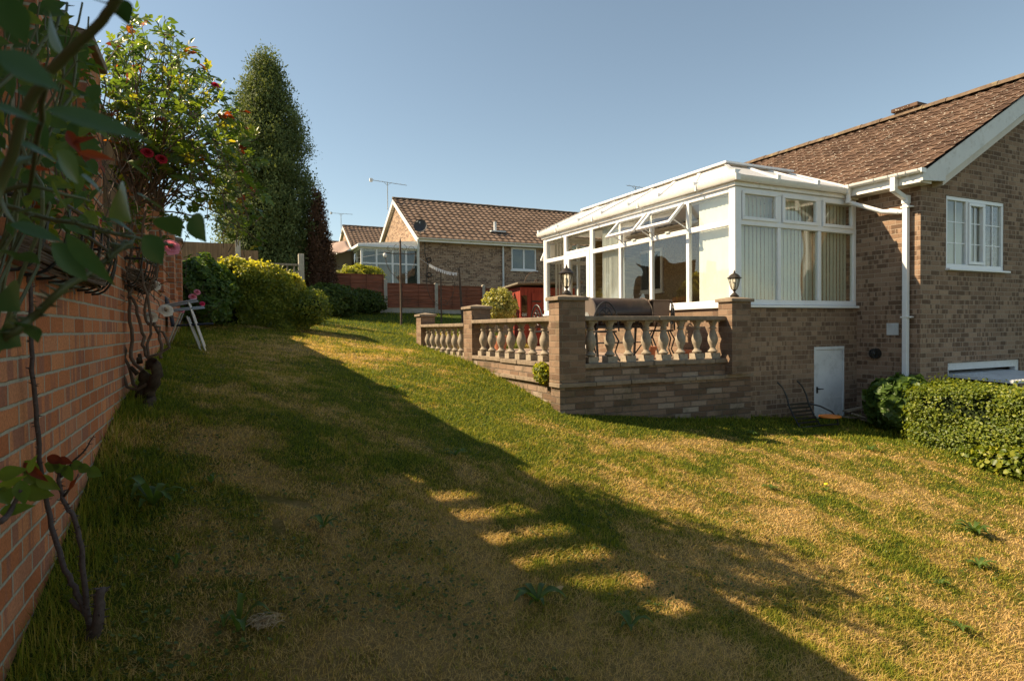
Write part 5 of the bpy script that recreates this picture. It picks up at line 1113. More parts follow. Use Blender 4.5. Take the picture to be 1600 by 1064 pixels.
def boxhedge(name, label, path, w, zb, ztop, mat, n, leaf, cat='hedge', rough=.07, rnd_fn=None, seed=1, leafshape=True, parts='foliage'):
    """path: list of centre points (x,y); zb, ztop functions of (x,y)"""
    pts = [Vector((*p, 0)) for p in path]; seg = [(pts[i], pts[i+1]) for i in range(len(pts)-1)]; Ls = np.array([(b_-a_).length for a_, b_ in seg]); cum = np.concatenate([[0], np.cumsum(Ls)]); T = cum[-1]
    t = thing(name, label, cat, (path[0][0], path[0][1], float(zb(*path[0]))))
    def pos(s_): 
        i = np.clip(np.searchsorted(cum, s_, 'right')-1, 0, len(seg)-1); a_ = np.array([[q[0].x, q[0].y] for q in seg]); d_ = np.array([[(q[1]-q[0]).normalized().x, (q[1]-q[0]).normalized().y] for q in seg])
        return a_[i]+d_[i]*(s_-cum[i])[:, None], d_[i]
    s_ = rng.uniform(-.05, T+.05, n); c_, d_ = pos(np.clip(s_, 0, T)); nrm = np.stack([-d_[:, 1], d_[:, 0]], -1); over = s_-np.clip(s_, 0, T)
    kind = rng.random(n); hgt = .85; fr = np.where(kind < .30, 1, 0)     # 1 = top
    u = rng.uniform(-1, 1, n); v = rng.random(n); e_ = np.where(np.abs(u) > 0, np.sign(u), 1)
    endm = rng.random(n) < .12
    U = np.where(fr == 1, u, e_*(1-.12*rng.random(n)**2)); V = np.where(fr == 1, 1-.10*rng.random(n)**2, v)
    U = np.where(endm, u, U); se = np.where(rng.random(n) < .5, 0, T); s2 = np.where(endm, se, s_); c2, d2 = pos(np.clip(s2, 0, T)); nrm = np.stack([-d2[:, 1], d2[:, 0]], -1)
    round_ = np.sqrt(np.clip(1-np.clip(V-.75, 0, 1)**2*6, .2, 1)); bul = 1+.24*(vnoise(s2*1.5+U, V*2, 1.0, seed)-.5)+.30*(vnoise(s2*5+U*2, V*5, 1, seed+2)-.5)
    xy = c2+nrm*(U*w/2*round_*bul)[:, None]+d2*(np.where(endm, np.where(se > 0, 1, -1), 0)*rng.uniform(0, .12, n))[:, None]
    zz0 = zb(xy[:, 0], xy[:, 1]); zz1 = ztop(xy[:, 0], xy[:, 1])
    z = zz0+(zz1-zz0)*V*(1+rough*2*(vnoise(xy[:, 0], xy[:, 1], 2.5, seed+4)-.5))+rng.normal(0, .014, n)+np.where(rng.random(n) < .07, rng.random(n)**2*.12, 0)+.06*(vnoise(xy[:, 0]*3, xy[:, 1]*3, 2.5, seed+9)-.5)
    xy = xy+rng.normal(0, .02, (n, 2))
    P = np.column_stack([xy, z]); O = np.column_stack([nrm*np.sign(U)[:, None]*np.where(fr == 1, .25, 1)[:, None]+d2*np.where(endm, np.where(se > 0, 1., -1.), 0)[:, None]*1.5, np.where(fr == 1, 1.0, .35)])
    hole = vnoise(s2*3.2+U*1.7, V*4.5+U, 1.0, seed+21)*.7+vnoise(s2*9, V*9+U*3, 1.0, seed+22)*.3; kk = (hole > .27)|(fr == 1)|(rng.random(n) < .12); P, O, n = P[kk], O[kk], int(kk.sum())
    r = rng.random(n)
    if rnd_fn is not None: r = rnd_fn(P, r)
    leafcloud(parts, P, O, leaf, mat, t, .62, .55, .12, .4, None, r)
    mb = MB(); m = 14; ring = []
    for i in range(m+1):
        q, dd = pos(np.array([T*i/m])); q = q[0]; dd = dd[0]; nn = np.array([-dd[1], dd[0]]); a0 = float(zb(*q))-.05; a1 = float(ztop(*q)); hh = w/2*.72
        for (uu, vv) in ((-1, 0), (-1, .75), (-.7, .9), (.7, .9), (1, .75), (1, 0)): ring.append((q[0]+nn[0]*uu*hh, q[1]+nn[1]*uu*hh, a0+(a1-a0)*vv))
    mb.add(ring, [(i*6+k, i*6+k+1, (i+1)*6+k+1, (i+1)*6+k) for i in range(m) for k in range(5)]+[(0,1,2,3,4,5), tuple(m*6+k for k in range(6))]); mb.build('shade_core', M['dense'], t)  # solid dark core, painted shade seen through holes in the leaves
    return t
zg_ = lambda x, y: GH(x, y)
def rtop(x, y): return -.86+.0*x+.05*np.sin(np.asarray(y)*1.9)-.015*np.clip(4.6-np.asarray(y), 0, 9)
def redtip(P, r): return np.clip(r*.8+.35*np.clip((P[:, 2]+1.05)/.25, 0, 1)*np.clip((4.9-P[:, 1])/.8, 0, 1)*(rng.random(len(P)) < .6), 0, 1)
boxhedge('clipped_hedge', 'clipped green hedge with reddish tips in front of the garage', [(9.12, 5.35), (9.15, 1.2)], .95, zg_, rtop, L_hedge, 62000, .037, rnd_fn=redtip)
def blob(name, label, c, rad, mat, n, leaf, cat='shrub', seed=1, flat=.0, stem=True, shell=.35, rnd_fn=None, aspect=.6, floorz=None):
    t = thing(name, label, cat, (c[0], c[1], c[2]-rad[2])); N = rng.normal(0, 1, (n, 3)); N /= np.linalg.norm(N, axis=1, keepdims=True)
    f = .80+.42*lump(N, 1.0, seed)+.16*lump(N, 3.2, seed+1)-.08; rr_ = f*(1-shell*rng.random(n)**2)
    P = np.array(c)+N*rr_[:, None]*np.array(rad); 
    if floorz is not None: P[:, 2] = np.maximum(P[:, 2], GH(P[:, 0], P[:, 1])+.02+.05*rng.random(n))
    r = rng.random(n)
    if rnd_fn is not None: r = rnd_fn(P, r)
    leafcloud('foliage', P, N+np.array([0, 0, .3]), leaf, mat, t, aspect, .6, .12, .4, None, r)
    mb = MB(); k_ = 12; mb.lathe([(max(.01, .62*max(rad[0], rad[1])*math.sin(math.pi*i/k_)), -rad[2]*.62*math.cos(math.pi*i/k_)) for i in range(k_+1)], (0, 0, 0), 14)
    mb.v = [(c[0]+v[0]*rad[0]/max(rad[0], rad[1]), c[1]+v[1]*rad[1]/max(rad[0], rad[1]), c[2]+v[2]) for v in mb.v]; mb.build('shade_core', M['dense'], t, smooth=True)  # dark solid in the middle, its colour stands for inner shade
    return t
# sunlit hedge at the back left and the darker growth beside it
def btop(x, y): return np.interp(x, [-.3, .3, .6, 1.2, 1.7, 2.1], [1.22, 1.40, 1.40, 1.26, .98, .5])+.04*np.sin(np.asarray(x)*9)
def sunlit_top(P, r): return np.clip(r*.8+.45*np.clip((P[:, 2]-btop(P[:, 0], P[:, 1])+.35)/.3, 0, 1), 0, 1)  # turns the upper leaves yellower, sunlight put into the leaf colour
boxhedge('rounded_hedge', 'bushy hedge with yellow sunlit top in front of the low rail fence', [(.10, 14.4), (1.55, 13.95)], 1.15, zg_, btop, L_privet, 42000, .055, rnd_fn=sunlit_top, rough=.05, seed=7)
blob('dark_shrub', 'dark green shrub behind the reclining chair', (-.35, 13.3, .72), (.62, .9, .68), L_dark, 9000, .085, seed=11, floorz=1)
blob('dry_shrub', 'twiggy dry shrub at the right end of the sunlit hedge', (1.72, 13.6, .46), (.42, .5, .38), L_hedge, 4200, .045, seed=13, floorz=1)
blob('bank_shrub', 'dark leafy growth on the bank below the dead conifers', (2.95, 18.8, .80), (.8, .8, .52), L_ivy, 11000, .075, seed=15, floorz=1)
blob('bank_shrub', 'low creeper trailing along the foot of the left lap panel', (4.2, 20.0, .85), (.75, .5, .42), L_ivy, 6000, .07, seed=16, floorz=1)
blob('round_shrub', 'low rounded bright green shrub showing above the left lap panel', (4.45, 21.6, 1.82), (.78, .6, .42), L_privet, 8000, .06, seed=17)
t = blob('variegated_shrub', 'round cream and green variegated shrub behind the left balustrade', (5.75, 12.75, .50), (.37, .37, .37), L_var, 4200, .06, seed=19, shell=.5)
mb = MB(); mb.cyl((5.75, 12.75, -.35), (5.75, 12.75, .35), .035, .02, 8); mb.build('trunk', bark, t); mb = MB(); mb.lathe([(.13, -.5), (.19, -.22), (.21, -.22), (.20, -.17), (.17, -.2)], (5.75, 12.75, 0), 20); mb.build('pot', M['terracotta'], t)
blob('leafy_shrub', 'broad leaved green shrub at the bungalow corner beside the hedge', (9.2, 5.85, -1.22), (.42, .42, .42), L_dark, 3600, .11, seed=21, aspect=.85, floorz=1)
blob('wall_plant', 'yellow green plant growing from the left face of the retaining wall', (3.87, 7.25, -.60), (.09, .16, .14), L_privet, 420, .05, seed=23)
# low brambles at the foot of the hedge
blob('bramble', 'low bramble at the foot of the clipped hedge', (8.5, 3.9, -1.66), (.26, .65, .18), L_hedge, 1500, .06, seed=25, aspect=.8, floorz=1)
# weeds in the lawn
def weed(x, y, r_, n, label, col=None, up=.35, seed=0):
    rr = random.Random(seed); z = g(x, y); v = []; f = []
    for k in range(n):
        a = 2*math.pi*k/n+rr.uniform(-.3, .3); L_ = r_*rr.uniform(.6, 1.1); W = L_*rr.uniform(.22, .34); d = Vector((math.cos(a), math.sin(a), 0)); s_ = Vector((-d.y, d.x, 0)); b = len(v); el = up*rr.uniform(.6, 1.5)
        for i in range(6):
            u = i/5; p = Vector((x, y, z+.01))+d*L_*u+Vector((0, 0, L_*el*math.sin(u*2.4)*.8)); w_ = W*math.sin(math.pi*min(.97, u*.85+.1))*(1+.25*((i % 2)*2-1)*(.5 if u > .2 else 0))
            v += [p-s_*w_/2+Vector((0, 0, w_*.25)), p, p+s_*w_/2+Vector((0, 0, w_*.25))]
        for i in range(5): q = b+3*i; f += [(q, q+1, q+4, q+3), (q+1, q+2, q+5, q+4)]
    me = np_mesh('weed', np.array([tuple(p) for p in v]), np.array(f), col or L_dark, np.repeat([rr.random() for _ in range(len(v))], 1))
    return tag(mkobj('lawn_weed', me), label, 'weed', 'broad leaved weeds in the lawn')
def lawnpt(px, py):
    d = 1.2; r = at(px, py, 1.0)
    while d < 40:
        p = r*d
        if p.z < g(p.x, p.y): return p
        d += .02
WEEDS = [((240, 795), .15, 11, 'large dock plant in the shade near the second rose, low on the left', .7), ((372, 992), .11, 5, 'small broad weed in the shade just left of the straw tuft', 1.2), ((350, 985), .05, 4, 'tiny weed sprig close to the straw tuft', 1.0),
 ((712, 715), .10, 9, 'dark weed rosette on the edge of the long shadow', .5), ((1522, 835), .16, 14, 'leafy weed clump on the right of the sunlit lawn', .6), ((1530, 887), .11, 9, 'flat green weed below the leafy clump at the right', .4),
 ((1175, 680), .10, 8, 'low weed near the shadow of the patio pillar', .4), ((1205, 765), .10, 9, 'pale weed rosette halfway across the sunlit lawn', .4), ((1290, 768), .07, 6, 'small weed beside the yellow dandelion', .4),
 ((1470, 915), .08, 7, 'small dark weed low on the right', .4), ((985, 985), .12, 6, 'thin weed in the shadow near the bottom centre', .6), ((840, 945), .14, 8, 'spreading weed between the bars of light and the bottom edge', .5), ((505, 830), .09, 7, 'weed tuft in the deep shade left of centre', .7), ((620, 310+300), .10, 8, 'weed rosette in the dappled shade near the middle', .5), ((1360, 705), .12, 9, 'weed on the bright grass before the hedge', .4), ((1500, 985), .09, 7, 'weed near the bottom right corner', .4), ((330, 760), .07, 5, 'thin weed in the left shade', .8), ((275, 890), .07, 5, 'weed sprig beside the first rose', .8)]
for i, (p_, r_, n_, lb, up_) in enumerate(WEEDS):
    q = lawnpt(*p_); weed(q.x, q.y, r_, n_, lb, up=up_, seed=i)
q = lawnpt(1291, 766); t = thing('dandelion_flower', 'single yellow dandelion flower on the sunlit lawn', 'flower', (q.x, q.y, q.z))
mb = MB(); mb.cyl(q, q+Vector((0, 0, .06)), .002, .002, 6); mb.build('stalk', canem, t)
mb = MB(); mb.lathe([(.004, .055), (.022, .062), (.02, .07), (.008, .074)], tuple(q), 14); mb.build('flower_head', simple('dandelion_yellow', (.85, .60, .02), .7), t)
# clover and small leaves low in the turf
n = 26000; th = rng.uniform(-.7, .85, n); r = 1.6*(14/1.6)**rng.random(n); x = r*np.sin(YAW+th); y = r*np.cos(YAW+th)
k = (x > -.55)&(y < 14)&~((x > 3.9)&(y > 6.85))&(x < 8.5)&(vnoise(x, y, 1.9, 31)*.7+vnoise(x, y, 7, 32)*.3+.12*rng.random(n) > .60); x, y, r = x[k], y[k], r[k]
P = np.column_stack([x, y, GH(x, y)+.012+.012*rng.random(len(x))]); clv = leafcloud('clover', P, np.tile([0, 0, 1.0], (len(x), 1)), .016, L_ivy, None, .9, .35, .1)
tag(clv, kind='stuff')
for i, (px_, py_) in enumerate(((872, 930), (1045, 655), (560, 700), (1190, 840), (310, 700))):
    q = lawnpt(px_, py_); mb = MB(); a_ = i*1.3; d_ = Vector((math.cos(a_), math.sin(a_), .1))*.035; s_ = Vector((-d_.y, d_.x, 0)).normalized()*.014; q = q+Vector((0, 0, .03))
    mb.add([q-d_, q-d_*.3-s_, q+d_*.4-s_*.8, q+d_+Vector((0, 0, .01)), q+d_*.4+s_*.8+Vector((0, 0, .012)), q-d_*.3+s_+Vector((0, 0, .01)), q-Vector((0, 0, .004))], [(0, 1, 6), (1, 2, 6), (2, 3, 6), (3, 4, 6), (4, 5, 6), (5, 0, 6)])
    o = mb.build('fallen_leaf', simple('dry_leaf', (.50, .33, .14), .8) if i == 0 else bpy.data.materials['dry_leaf']); tag(o, ['curled tan fallen leaf in the striped shadow at the bottom centre', 'tan fallen leaf in front of the patio pillar', 'tan fallen leaf in the shade left of the bars of light', 'tan fallen leaf on the sunlit lawn right of the long shadow', 'tan fallen leaf in the shade near the second rose trunk'][i], 'leaf', 'fallen leaves on the lawn')
# clumps of dead straw
def straw(px, py, n, r_, label, seed):
    q = lawnpt(px, py); rr = random.Random(seed); mb = MB()
    for k in range(n):
        a = rr.uniform(0, math.pi); c_ = q+Vector((rr.gauss(0, r_*.45), rr.gauss(0, r_*.3), .012+rr.random()*.03)); L_ = rr.uniform(.015, .04); d = Vector((math.cos(a), math.sin(a)*.6, rr.uniform(-.25, .25)))*L_
        mb.tube([c_-d, c_+Vector((0, 0, .008)), c_+d], .0013, 3, False)
    s_ = simple('straw_%d' % seed, (.42, .31, .18), .9); return tag(mb.build('straw_tuft', s_), label, 'straw')
straw(412, 982, 120, .05, 'nest of pale dead straw on the shaded lawn near the bottom left', 1)
# ------------------------------------------------------------------ roses
class Leaves:
    """real leaf blades (folded, curled, toothed) gathered into one mesh per plant"""
    def __init__(s): s.v = []; s.f = []; s.r = []
    def add(s, base, tip, normal, wr=.55, fold=.16, curl=.12, rnd=.5, n=7):
        base = Vector(base); tip = Vector(tip); D = tip-base; L = D.length; D.normalize(); N = Vector(normal); N = (N-D*N.dot(D)).normalized(); S = D.cross(N); b = len(s.v)
        for i in range(n+1):
            u = i/n; w_ = L*wr*.5*math.sin(math.pi*min(1, u**.8*.97+.02))*(1.12-.3*u); w_ = max(w_, .0005)
            w_ *= 1+(.03 if i % 2 else -.03)
            c = base+D*L*u-N*L*curl*(u*u)
            s.v += [c-S*w_+N*w_*fold*2, c-S*w_*.5+N*w_*fold*.7, c, c+S*w_*.5+N*w_*fold*.7, c+S*w_+N*w_*fold*2]; s.r += [rnd]*5
        for i in range(n):
            for k in range(4): q = b+5*i+k; s.f.append((q, q+1, q+6, q+5))
    def build(s, name, mat, parent):
        me = np_mesh(name, np.array([tuple(p) for p in s.v]), np.array(s.f), mat, np.array(s.r), smooth=True); return mkobj(name, me, parent)
def shades_trellis(p):      # the low gap that lets the sun through the lattice stays open
    t = (p.x+.73)/1.05; ys, zs = p.y+.57*t, p.z+t
    return p.y < 9 and 3.7 < ys < 5.3 and .62 < zs < 1.42 and True
def spray(LV, p, d, n_, L, rr, rbase=None, red=None):
    """a rose leaf: stalk with a terminal and two pairs of leaflets"""
    if shades_trellis(p): return
    d = Vector(d).normalized(); n_ = Vector(n_); n_ = (n_-d*n_.dot(d)).normalized(); s_ = d.cross(n_); q = rr.random() if rbase is None else rbase
    T = red if red is not None else LV
    for (u, side) in ((1.0, 0), (.75, 1), (.75, -1), (.4, 1), (.4, -1)):
        if side and rr.random() < .12: continue
        a = p+d*L*.8*u-n_*L*.1*u*u; dirv = (d+s_*side*1.4+n_*rr.uniform(-.3, .3)).normalized() if side else (d-n_*.2).normalized()
        T.add(a, a+dirv*L*rr.uniform(.42, .58), n_+Vector((rr.uniform(-.5, .5), rr.uniform(-.5, .5), rr.uniform(-.5, .5))), .62, .15, rr.uniform(.02, .25), min(1, max(0, q+rr.uniform(-.12, .12))), 4)
def nearwall(px, py, d, gap=.035):      # keep a cane in front of the brick face
    r = at(px, py, 1.0); dw = (-.6+gap)/r.x if r.x < 0 else d
    return r*min(d, dw)
def flower(parent, p, r_, mat, seed=1, facing=(.2, -.8, .5), petals=26):
    rr = random.Random(seed); F_ = Vector(facing).normalized(); a1 = F_.orthogonal().normalized(); a2 = F_.cross(a1); v = []; f = []
    for k in range(petals):
        u = k/petals; th = k*2.39996; rad = r_*(.12+.88*u**.8); op = .35+.95*u; d = a1*math.cos(th)+a2*math.sin(th); s_ = F_.cross(d); b = len(v); wd = r_*(.30+.50*u)
        for i in range(4):
            for j in range(4):
                ii = i/3; jj = j/3*2-1; out = rad*math.sin(op*ii*1.15); hgt = r_*.75*math.cos(op*ii*1.05)*ii*(1-.35*u)+.12*r_*(1-u)
                w_ = wd*math.sin(.5+ii*1.7)*jj*.8
                v.append(Vector(p)+d*(out-.18*abs(jj)*w_*jj)+s_*w_+F_*(hgt-.25*abs(jj)**2*r_*.3+rr.uniform(-.03, .03)*r_))
        for i in range(3):
            for j in range(3): q = b+4*i+j; f.append((q, q+1, q+5, q+4))
    me = np_mesh('flower', np.array([tuple(x) for x in v]), np.array(f), mat, np.full(len(v), rr.random()), smooth=True); return mkobj('flower', me, parent)
def petal(name, a, b_):
    s = leafmat(name, [(0, a), (1, b_)], .35, .6, 60, .2, .6, (1.2, 1.0, 1.0)); return s
P_pink = petal('pink_petals', (.62, .17, .24), (.85, .38, .44)); P_red = petal('red_petals', (.30, .012, .02), (.50, .03, .045)); P_white = petal('cream_petals', (.68, .62, .50), (.82, .78, .68)); P_mag = petal('magenta_petals', (.62, .04, .12), (.75, .08, .18))
rr = random.Random(11)
def cane(mb, pts, r0, r1, wob=.012, seed=0, sub=4, n=7, thorns=False):
    q = random.Random(seed); P = [Vector(p) for p in pts]; out = []
    for i in range(len(P)-1):
        p0 = P[max(0, i-1)]; p1 = P[i]; p2 = P[i+1]; p3 = P[min(len(P)-1, i+2)]
        for k in range(sub):
            t = k/sub; out.append(.5*((2*p1)+(-p0+p2)*t+(2*p0-5*p1+4*p2-p3)*t*t+(-p0+3*p1-3*p2+p3)*t**3)+Vector((q.uniform(-1, 1), q.uniform(-1, 1), q.uniform(-1, 1)))*wob*(1 if i+k else 0))
    out.append(P[-1]); m = len(out)
    mb.tube(out, [r0+(r1-r0)*i/(m-1) for i in range(m)], n)
    if thorns:
        for i in range(1, m-1):
            for _ in range(2):
                a = out[i].lerp(out[i+1], q.random()); d = Vector((q.uniform(-1, 1), q.uniform(-1, 1), q.uniform(-.2, .5))).normalized(); mb.tube([a, a+d*(r0*1.4+.006)], [r0*.35, .0003], 4)
    return out
# --- the big rose half way along the wall
big = thing('climbing_rose', 'large climbing rose with gnarled trunk spreading red tipped sprays above the brick wall', 'rose bush', tuple(lawnpt(222, 662)))
base = lawnpt(222, 662); mb = MB(); D4 = 4.35
T1 = [base-Vector((0, 0, .1)), at(222, 640, D4), at(226, 610, D4), at(232, 585, D4)]
cane(mb, T1, .055, .05, .012, 1, 5, 12); cane(mb, [base+Vector((.03, .03, -.05)), at(232, 625, D4-.05), at(243, 590, D4-.08), at(238, 566, D4-.1)], .04, .035, .012, 2, 5, 10)
for k in range(7): a = at(222+rr.uniform(-10, 22), 600+rr.uniform(-35, 30), D4-.05); mb.tube([a, a+Vector((rr.uniform(-.05, .05), rr.uniform(-.06, .02), rr.uniform(.02, .07)))], [.016, .012], 7)
tr = mb.build('trunk', bark, big, smooth=True)
mains = [[(232, 590), (207, 560), (205, 500), (204, 450), (202, 410), (205, 350)], [(240, 575), (226, 545), (220, 510), (210, 470), (187, 440), (180, 400), (186, 340), (200, 300)], [(222, 620), (205, 590), (194, 550), (190, 520), (180, 500), (178, 470), (186, 440), (200, 400)],
         [(252, 560), (252, 530), (240, 510), (228, 500), (232, 460), (245, 420), (250, 360)], [(228, 600), (205, 610), (190, 585), (184, 540), (180, 505)], [(238, 580), (232, 540), (236, 500), (228, 450), (218, 400), (228, 330)], [(230, 560), (262, 545), (250, 515), (240, 505)]]
mb = MB()
for i, m_ in enumerate(mains): cane(mb, [at(x, y, D4-.02*i+.02*j) for j, (x, y) in enumerate(m_)], .0135-.0008*i, .008, .012, 20+i, 4, 8)
LVb = Leaves(); LVr = Leaves()
def target():
    while True:
        x = rr.uniform(150, 395); y = rr.uniform(45, 450)
        top = np.interp(x, [150, 205, 290, 335, 395], [70, 45, 70, 140, 235]); bot = np.interp(x, [150, 200, 240, 300, 330, 395], [390, 415, 430, 400, 385, 370]); 
        if 325 < x < 352 and 285 < y < 355 and rr.random() < .8: continue
        if y > top and y < bot and rr.random() < (1.0 if y < 330 else .62)*(1 if x > 255 else .72): return x, y
starts = [(205, 300), (192, 270), (215, 320), (235, 300), (205, 240), (245, 330)]
for i in range(150):
    x, y = target(); d1 = rr.uniform(3.7, 4.9) if x < 330 else rr.uniform(3.9, 4.7); s0 = starts[i % 6]; d0 = D4
    A = at(*s0, d0); B_ = at(x, y, d1); mid = A.lerp(B_, .5)+Vector((rr.uniform(-.08, .08), rr.uniform(-.1, .1), rr.uniform(.0, .16)))
    if B_.x < -.58: B_.x = -.58+rr.random()*.1
    if shades_trellis(B_) or shades_trellis(mid): continue
    tip = B_+(B_-mid).normalized()*.10+Vector((0, 0, rr.uniform(-.04, .07)))
    o = cane(mb, [A, mid, B_, tip], .0055, .0018, .012, 100+i, 5, 5)
    L_ = (B_-A).length
    for k, p in enumerate(o[4:]):
        for _ in range(1 if rr.random() < .8 else 0):
            dd = Vector((rr.uniform(-1, 1), rr.uniform(-1, .6), rr.uniform(-.5, .8))); nn = Vector((rr.uniform(-.7, .7), rr.uniform(-.7, .3), rr.uniform(.2, 1)))
            redm = (k > len(o)-11) and rr.random() < .09
            spray(LVb, p, dd, nn, rr.uniform(.065, .105), rr, None, LVr if redm else None)
for i in range(300):     # extra leaf sprays filling the heart of the bush
    x, y = target()
    if x > 380: continue
    B_ = at(x, y, rr.uniform(3.7, 4.9)); B_.x = max(B_.x, -.6)
    if shades_trellis(B_): continue
    o = cane(mb, [B_-Vector((rr.uniform(-.1, .1), 0, .14)), B_], .003, .0015, .006, 400+i, 3, 4)
    for k in range(2): spray(LVb, B_+Vector((rr.uniform(-.05, .05),)*3), (rr.uniform(-1, 1), rr.uniform(-1, .6), rr.uniform(-.6, .8)), (rr.uniform(-.7, .7), rr.uniform(-.7, .3), rr.uniform(.2, 1)), rr.uniform(.06, .10), rr)
# fine dead twigs low in the bush
for i in range(46):
    a = at(rr.uniform(170, 262), rr.uniform(400, 500), D4+rr.uniform(-.2, .2))
    if shades_trellis(a): continue
    b_ = a+Vector((rr.uniform(-.18, .22), rr.uniform(-.15, .15), rr.uniform(-.12, .2))); cane(mb, [a, a.lerp(b_, .5)+Vector((0, 0, .03)), b_], .0035, .001, .014, 700+i, 3, 4)
mb.build('canes', stemm, big); LVb.build('leaves', L_rose, big); LVr.build('young_leaves', L_redleaf, big) if LVr.v else None
for (x, y, r_, m_, d) in ((336, 134, .030, P_mag, 4.2), (230, 240, .040, P_red, 3.7), (252, 250, .038, P_red, 3.7), (266, 388, .062, P_pink, 3.8), (242, 447, .05, P_white, 5.0), (259, 486, .055, P_white, 4.4), (236, 496, .05, P_white, 4.4), (150, 345, .03, P_red, 3.2), (145, 335, .03, P_red, 3.2)):
    flower(big, at(x, y, d), r_, m_, int(x+y))
# pink roses of the bush behind the chair
t = thing('pink_rose_bush', 'low rose bush with four pink blooms in front of the dark shrub', 'rose bush', tuple(at(305, 500, 11)))
mb = MB(); LV = Leaves()
for i in range(16):
    a = at(rr.uniform(290, 335), 502, 11); b_ = at(rr.uniform(270, 350), rr.uniform(440, 480), rr.uniform(10.6, 11.5)); o = cane(mb, [a, a.lerp(b_, .5), b_], .006, .003, .02, 900+i, 4, 5)
    for p in o[2:]:
        for _ in range(2): spray(LV, p, (rr.uniform(-1, 1), rr.uniform(-1, .6), rr.uniform(-.6, .8)), (rr.uniform(-.7, .7), -.3, 1), .14, rr)
mb.build('canes', stemm, t); LV.build('leaves', L_dark, t)
for (x, y, r_, m_) in ((301, 465, .075, P_pink), (308, 457, .06, P_pink), (316, 475, .05, P_mag), (284, 486, .05, P_pink)): flower(t, at(x, y, 10.4), r_, m_, int(x))
# --- thin rose near the camera at the foot of the wall
base = lawnpt(142, 1000); d0 = (base).dot(_F)
_at = at
def wat(x, y, d): return nearwall(x, y, d)
sm = thing('thin_rose', 'thin bare rose with dark thorny canes growing by the wall in the lower left', 'rose bush', tuple(base))
mb = MB(); cane(mb, [base-Vector((0, 0, .06)), wat(140, 985, d0), wat(137, 960, d0), wat(133, 930, d0), wat(128, 870, d0), wat(120, 820, d0), wat(104, 790, d0), wat(95, 765, d0), wat(92, 735, d0)], .011, .006, .003, 31, 4, 9, True)
cane(mb, [wat(138, 965, d0), wat(125, 935, d0), wat(108, 900, d0+.02), wat(88, 850, d0+.05), wat(74, 790, d0+.08), wat(62, 715, d0+.1), wat(56, 640, d0+.12), wat(50, 560, d0+.15), wat(48, 480, d0+.2), wat(45, 430, d0+.25)], .010, .006, .003, 32, 4, 9, True)
cane(mb, [base, wat(152, 975, d0-.03), wat(155, 945, d0-.03), wat(157, 918, d0-.03)], .02, .014, .003, 33, 4, 9, True); cane(mb, [wat(135, 960, d0), wat(120, 945, d0), wat(110, 936, d0)], .01, .007, .003, 34, 3, 7)
cane(mb, [wat(95, 745, d0), wat(115, 720, d0), wat(135, 700, d0), wat(146, 682, d0)], .005, .0015, .002, 35, 4, 6, True); cane(mb, [wat(100, 775, d0), wat(115, 755, d0-.02), wat(122, 740, d0-.02)], .005, .002, .002, 36, 3, 5)
cane(mb, [wat(0, 815, .95), wat(20, 795, 1.0), wat(33, 765, 1.0)], .005, .003, .002, 37, 3, 7)
mb.build('canes', simple('dark_thorny_cane', (.075, .05, .042), .8, var=.4, scale=60, bump=.5), sm, smooth=True)
LV = Leaves(); LR = Leaves()
def pxleaf(LV_, cx, cy, L, W, ang, d, rnd=.5, tilt=.25, curl=.12, dz=0.0, fold=.14):
    a = math.radians(ang); dx, dy = math.cos(a)*L/2, math.sin(a)*L/2
    p0 = at(cx-dx, cy-dy, d-dz); p1 = at(cx+dx, cy+dy, d+dz); n_ = -_F+Vector((0, 0, tilt))+_R*rr.uniform(-.3, .3)
    LV_.add(p0, p1, n_, W/L*1.05, fold, curl, rnd, 14)
for (x, y, L, W, a, c_) in ((108, 740, 28, 24, 80, .3), (92, 728, 26, 18, 200, .45), (80, 727, 26, 20, 190, .3), (122, 727, 22, 15, 10, .35), (133, 732, 22, 15, 15, .35), (148, 738, 24, 18, 25, .4), (60, 770, 44, 26, 10, .55), (75, 755, 40, 20, 30, .75), (50, 745, 34, 26, 60, .5), (45, 728, 36, 20, 200, .7)):
    pxleaf(LV, x, y, L, W, a, d0-.02, c_)
for (x, y, L, W, a) in ((88, 718, 30, 14, 15), (102, 720, 22, 12, 20), (112, 758, 22, 9, 130), (55, 738, 46, 14, 40)): pxleaf(LR, x, y, L, W, a, d0-.03, rr.random()*.5)
for (x, y, L, W, a, c_) in ((18, 738, 45, 22, -15, .6), (35, 770, 40, 24, 85, .4), (25, 795, 52, 18, -12, .5), (8, 775, 30, 30, 70, .35), (15, 755, 50, 16, -30, .85), (50, 725, 30, 12, -70, .8)): pxleaf(LV, x, y, L, W, a, 1.0, c_)
LV.build('leaves', L_rose, sm); LR.build('young_leaves', L_redleaf, sm)
# --- rose whose canes arch across right in front of the camera
fg = thing('near_rose', 'blurred dark rose canes and broad leaves hanging close in the upper left corner', 'rose bush', tuple(at(-260, 640, .8)))
mb = MB(); RT = Vector((-.52, 1.15, -1.45))
cane(mb, [RT, RT+Vector((.02, 0, .7)), at(-260, 640, .8), at(-90, 590, .62), at(0, 532, .50), at(50, 497, .50), at(95, 455, .50), at(150, 420, .52), at(185, 390, .53), at(205, 378, .54)], .0045, .0024, .0008, 51, 5, 10, True)
cane(mb, [RT, RT+Vector((.04, -.03, .8)), at(-200, 520, .7), at(-60, 380, .42), at(0, 290, .40), at(40, 175, .38), at(70, 125, .37), at(115, 75, .36), at(160, 32, .35), at(185, -10, .34)], .0034, .0026, .0006, 52, 5, 10)
cane(mb, [RT, RT+Vector((.0, .03, 1.0)), at(-120, 290, .65), at(0, 318, .62), at(60, 338, .62), at(120, 350, .62), at(190, 368, .63), at(270, 384, .66)], .0028, .0018, .0008, 53, 5, 8, True)
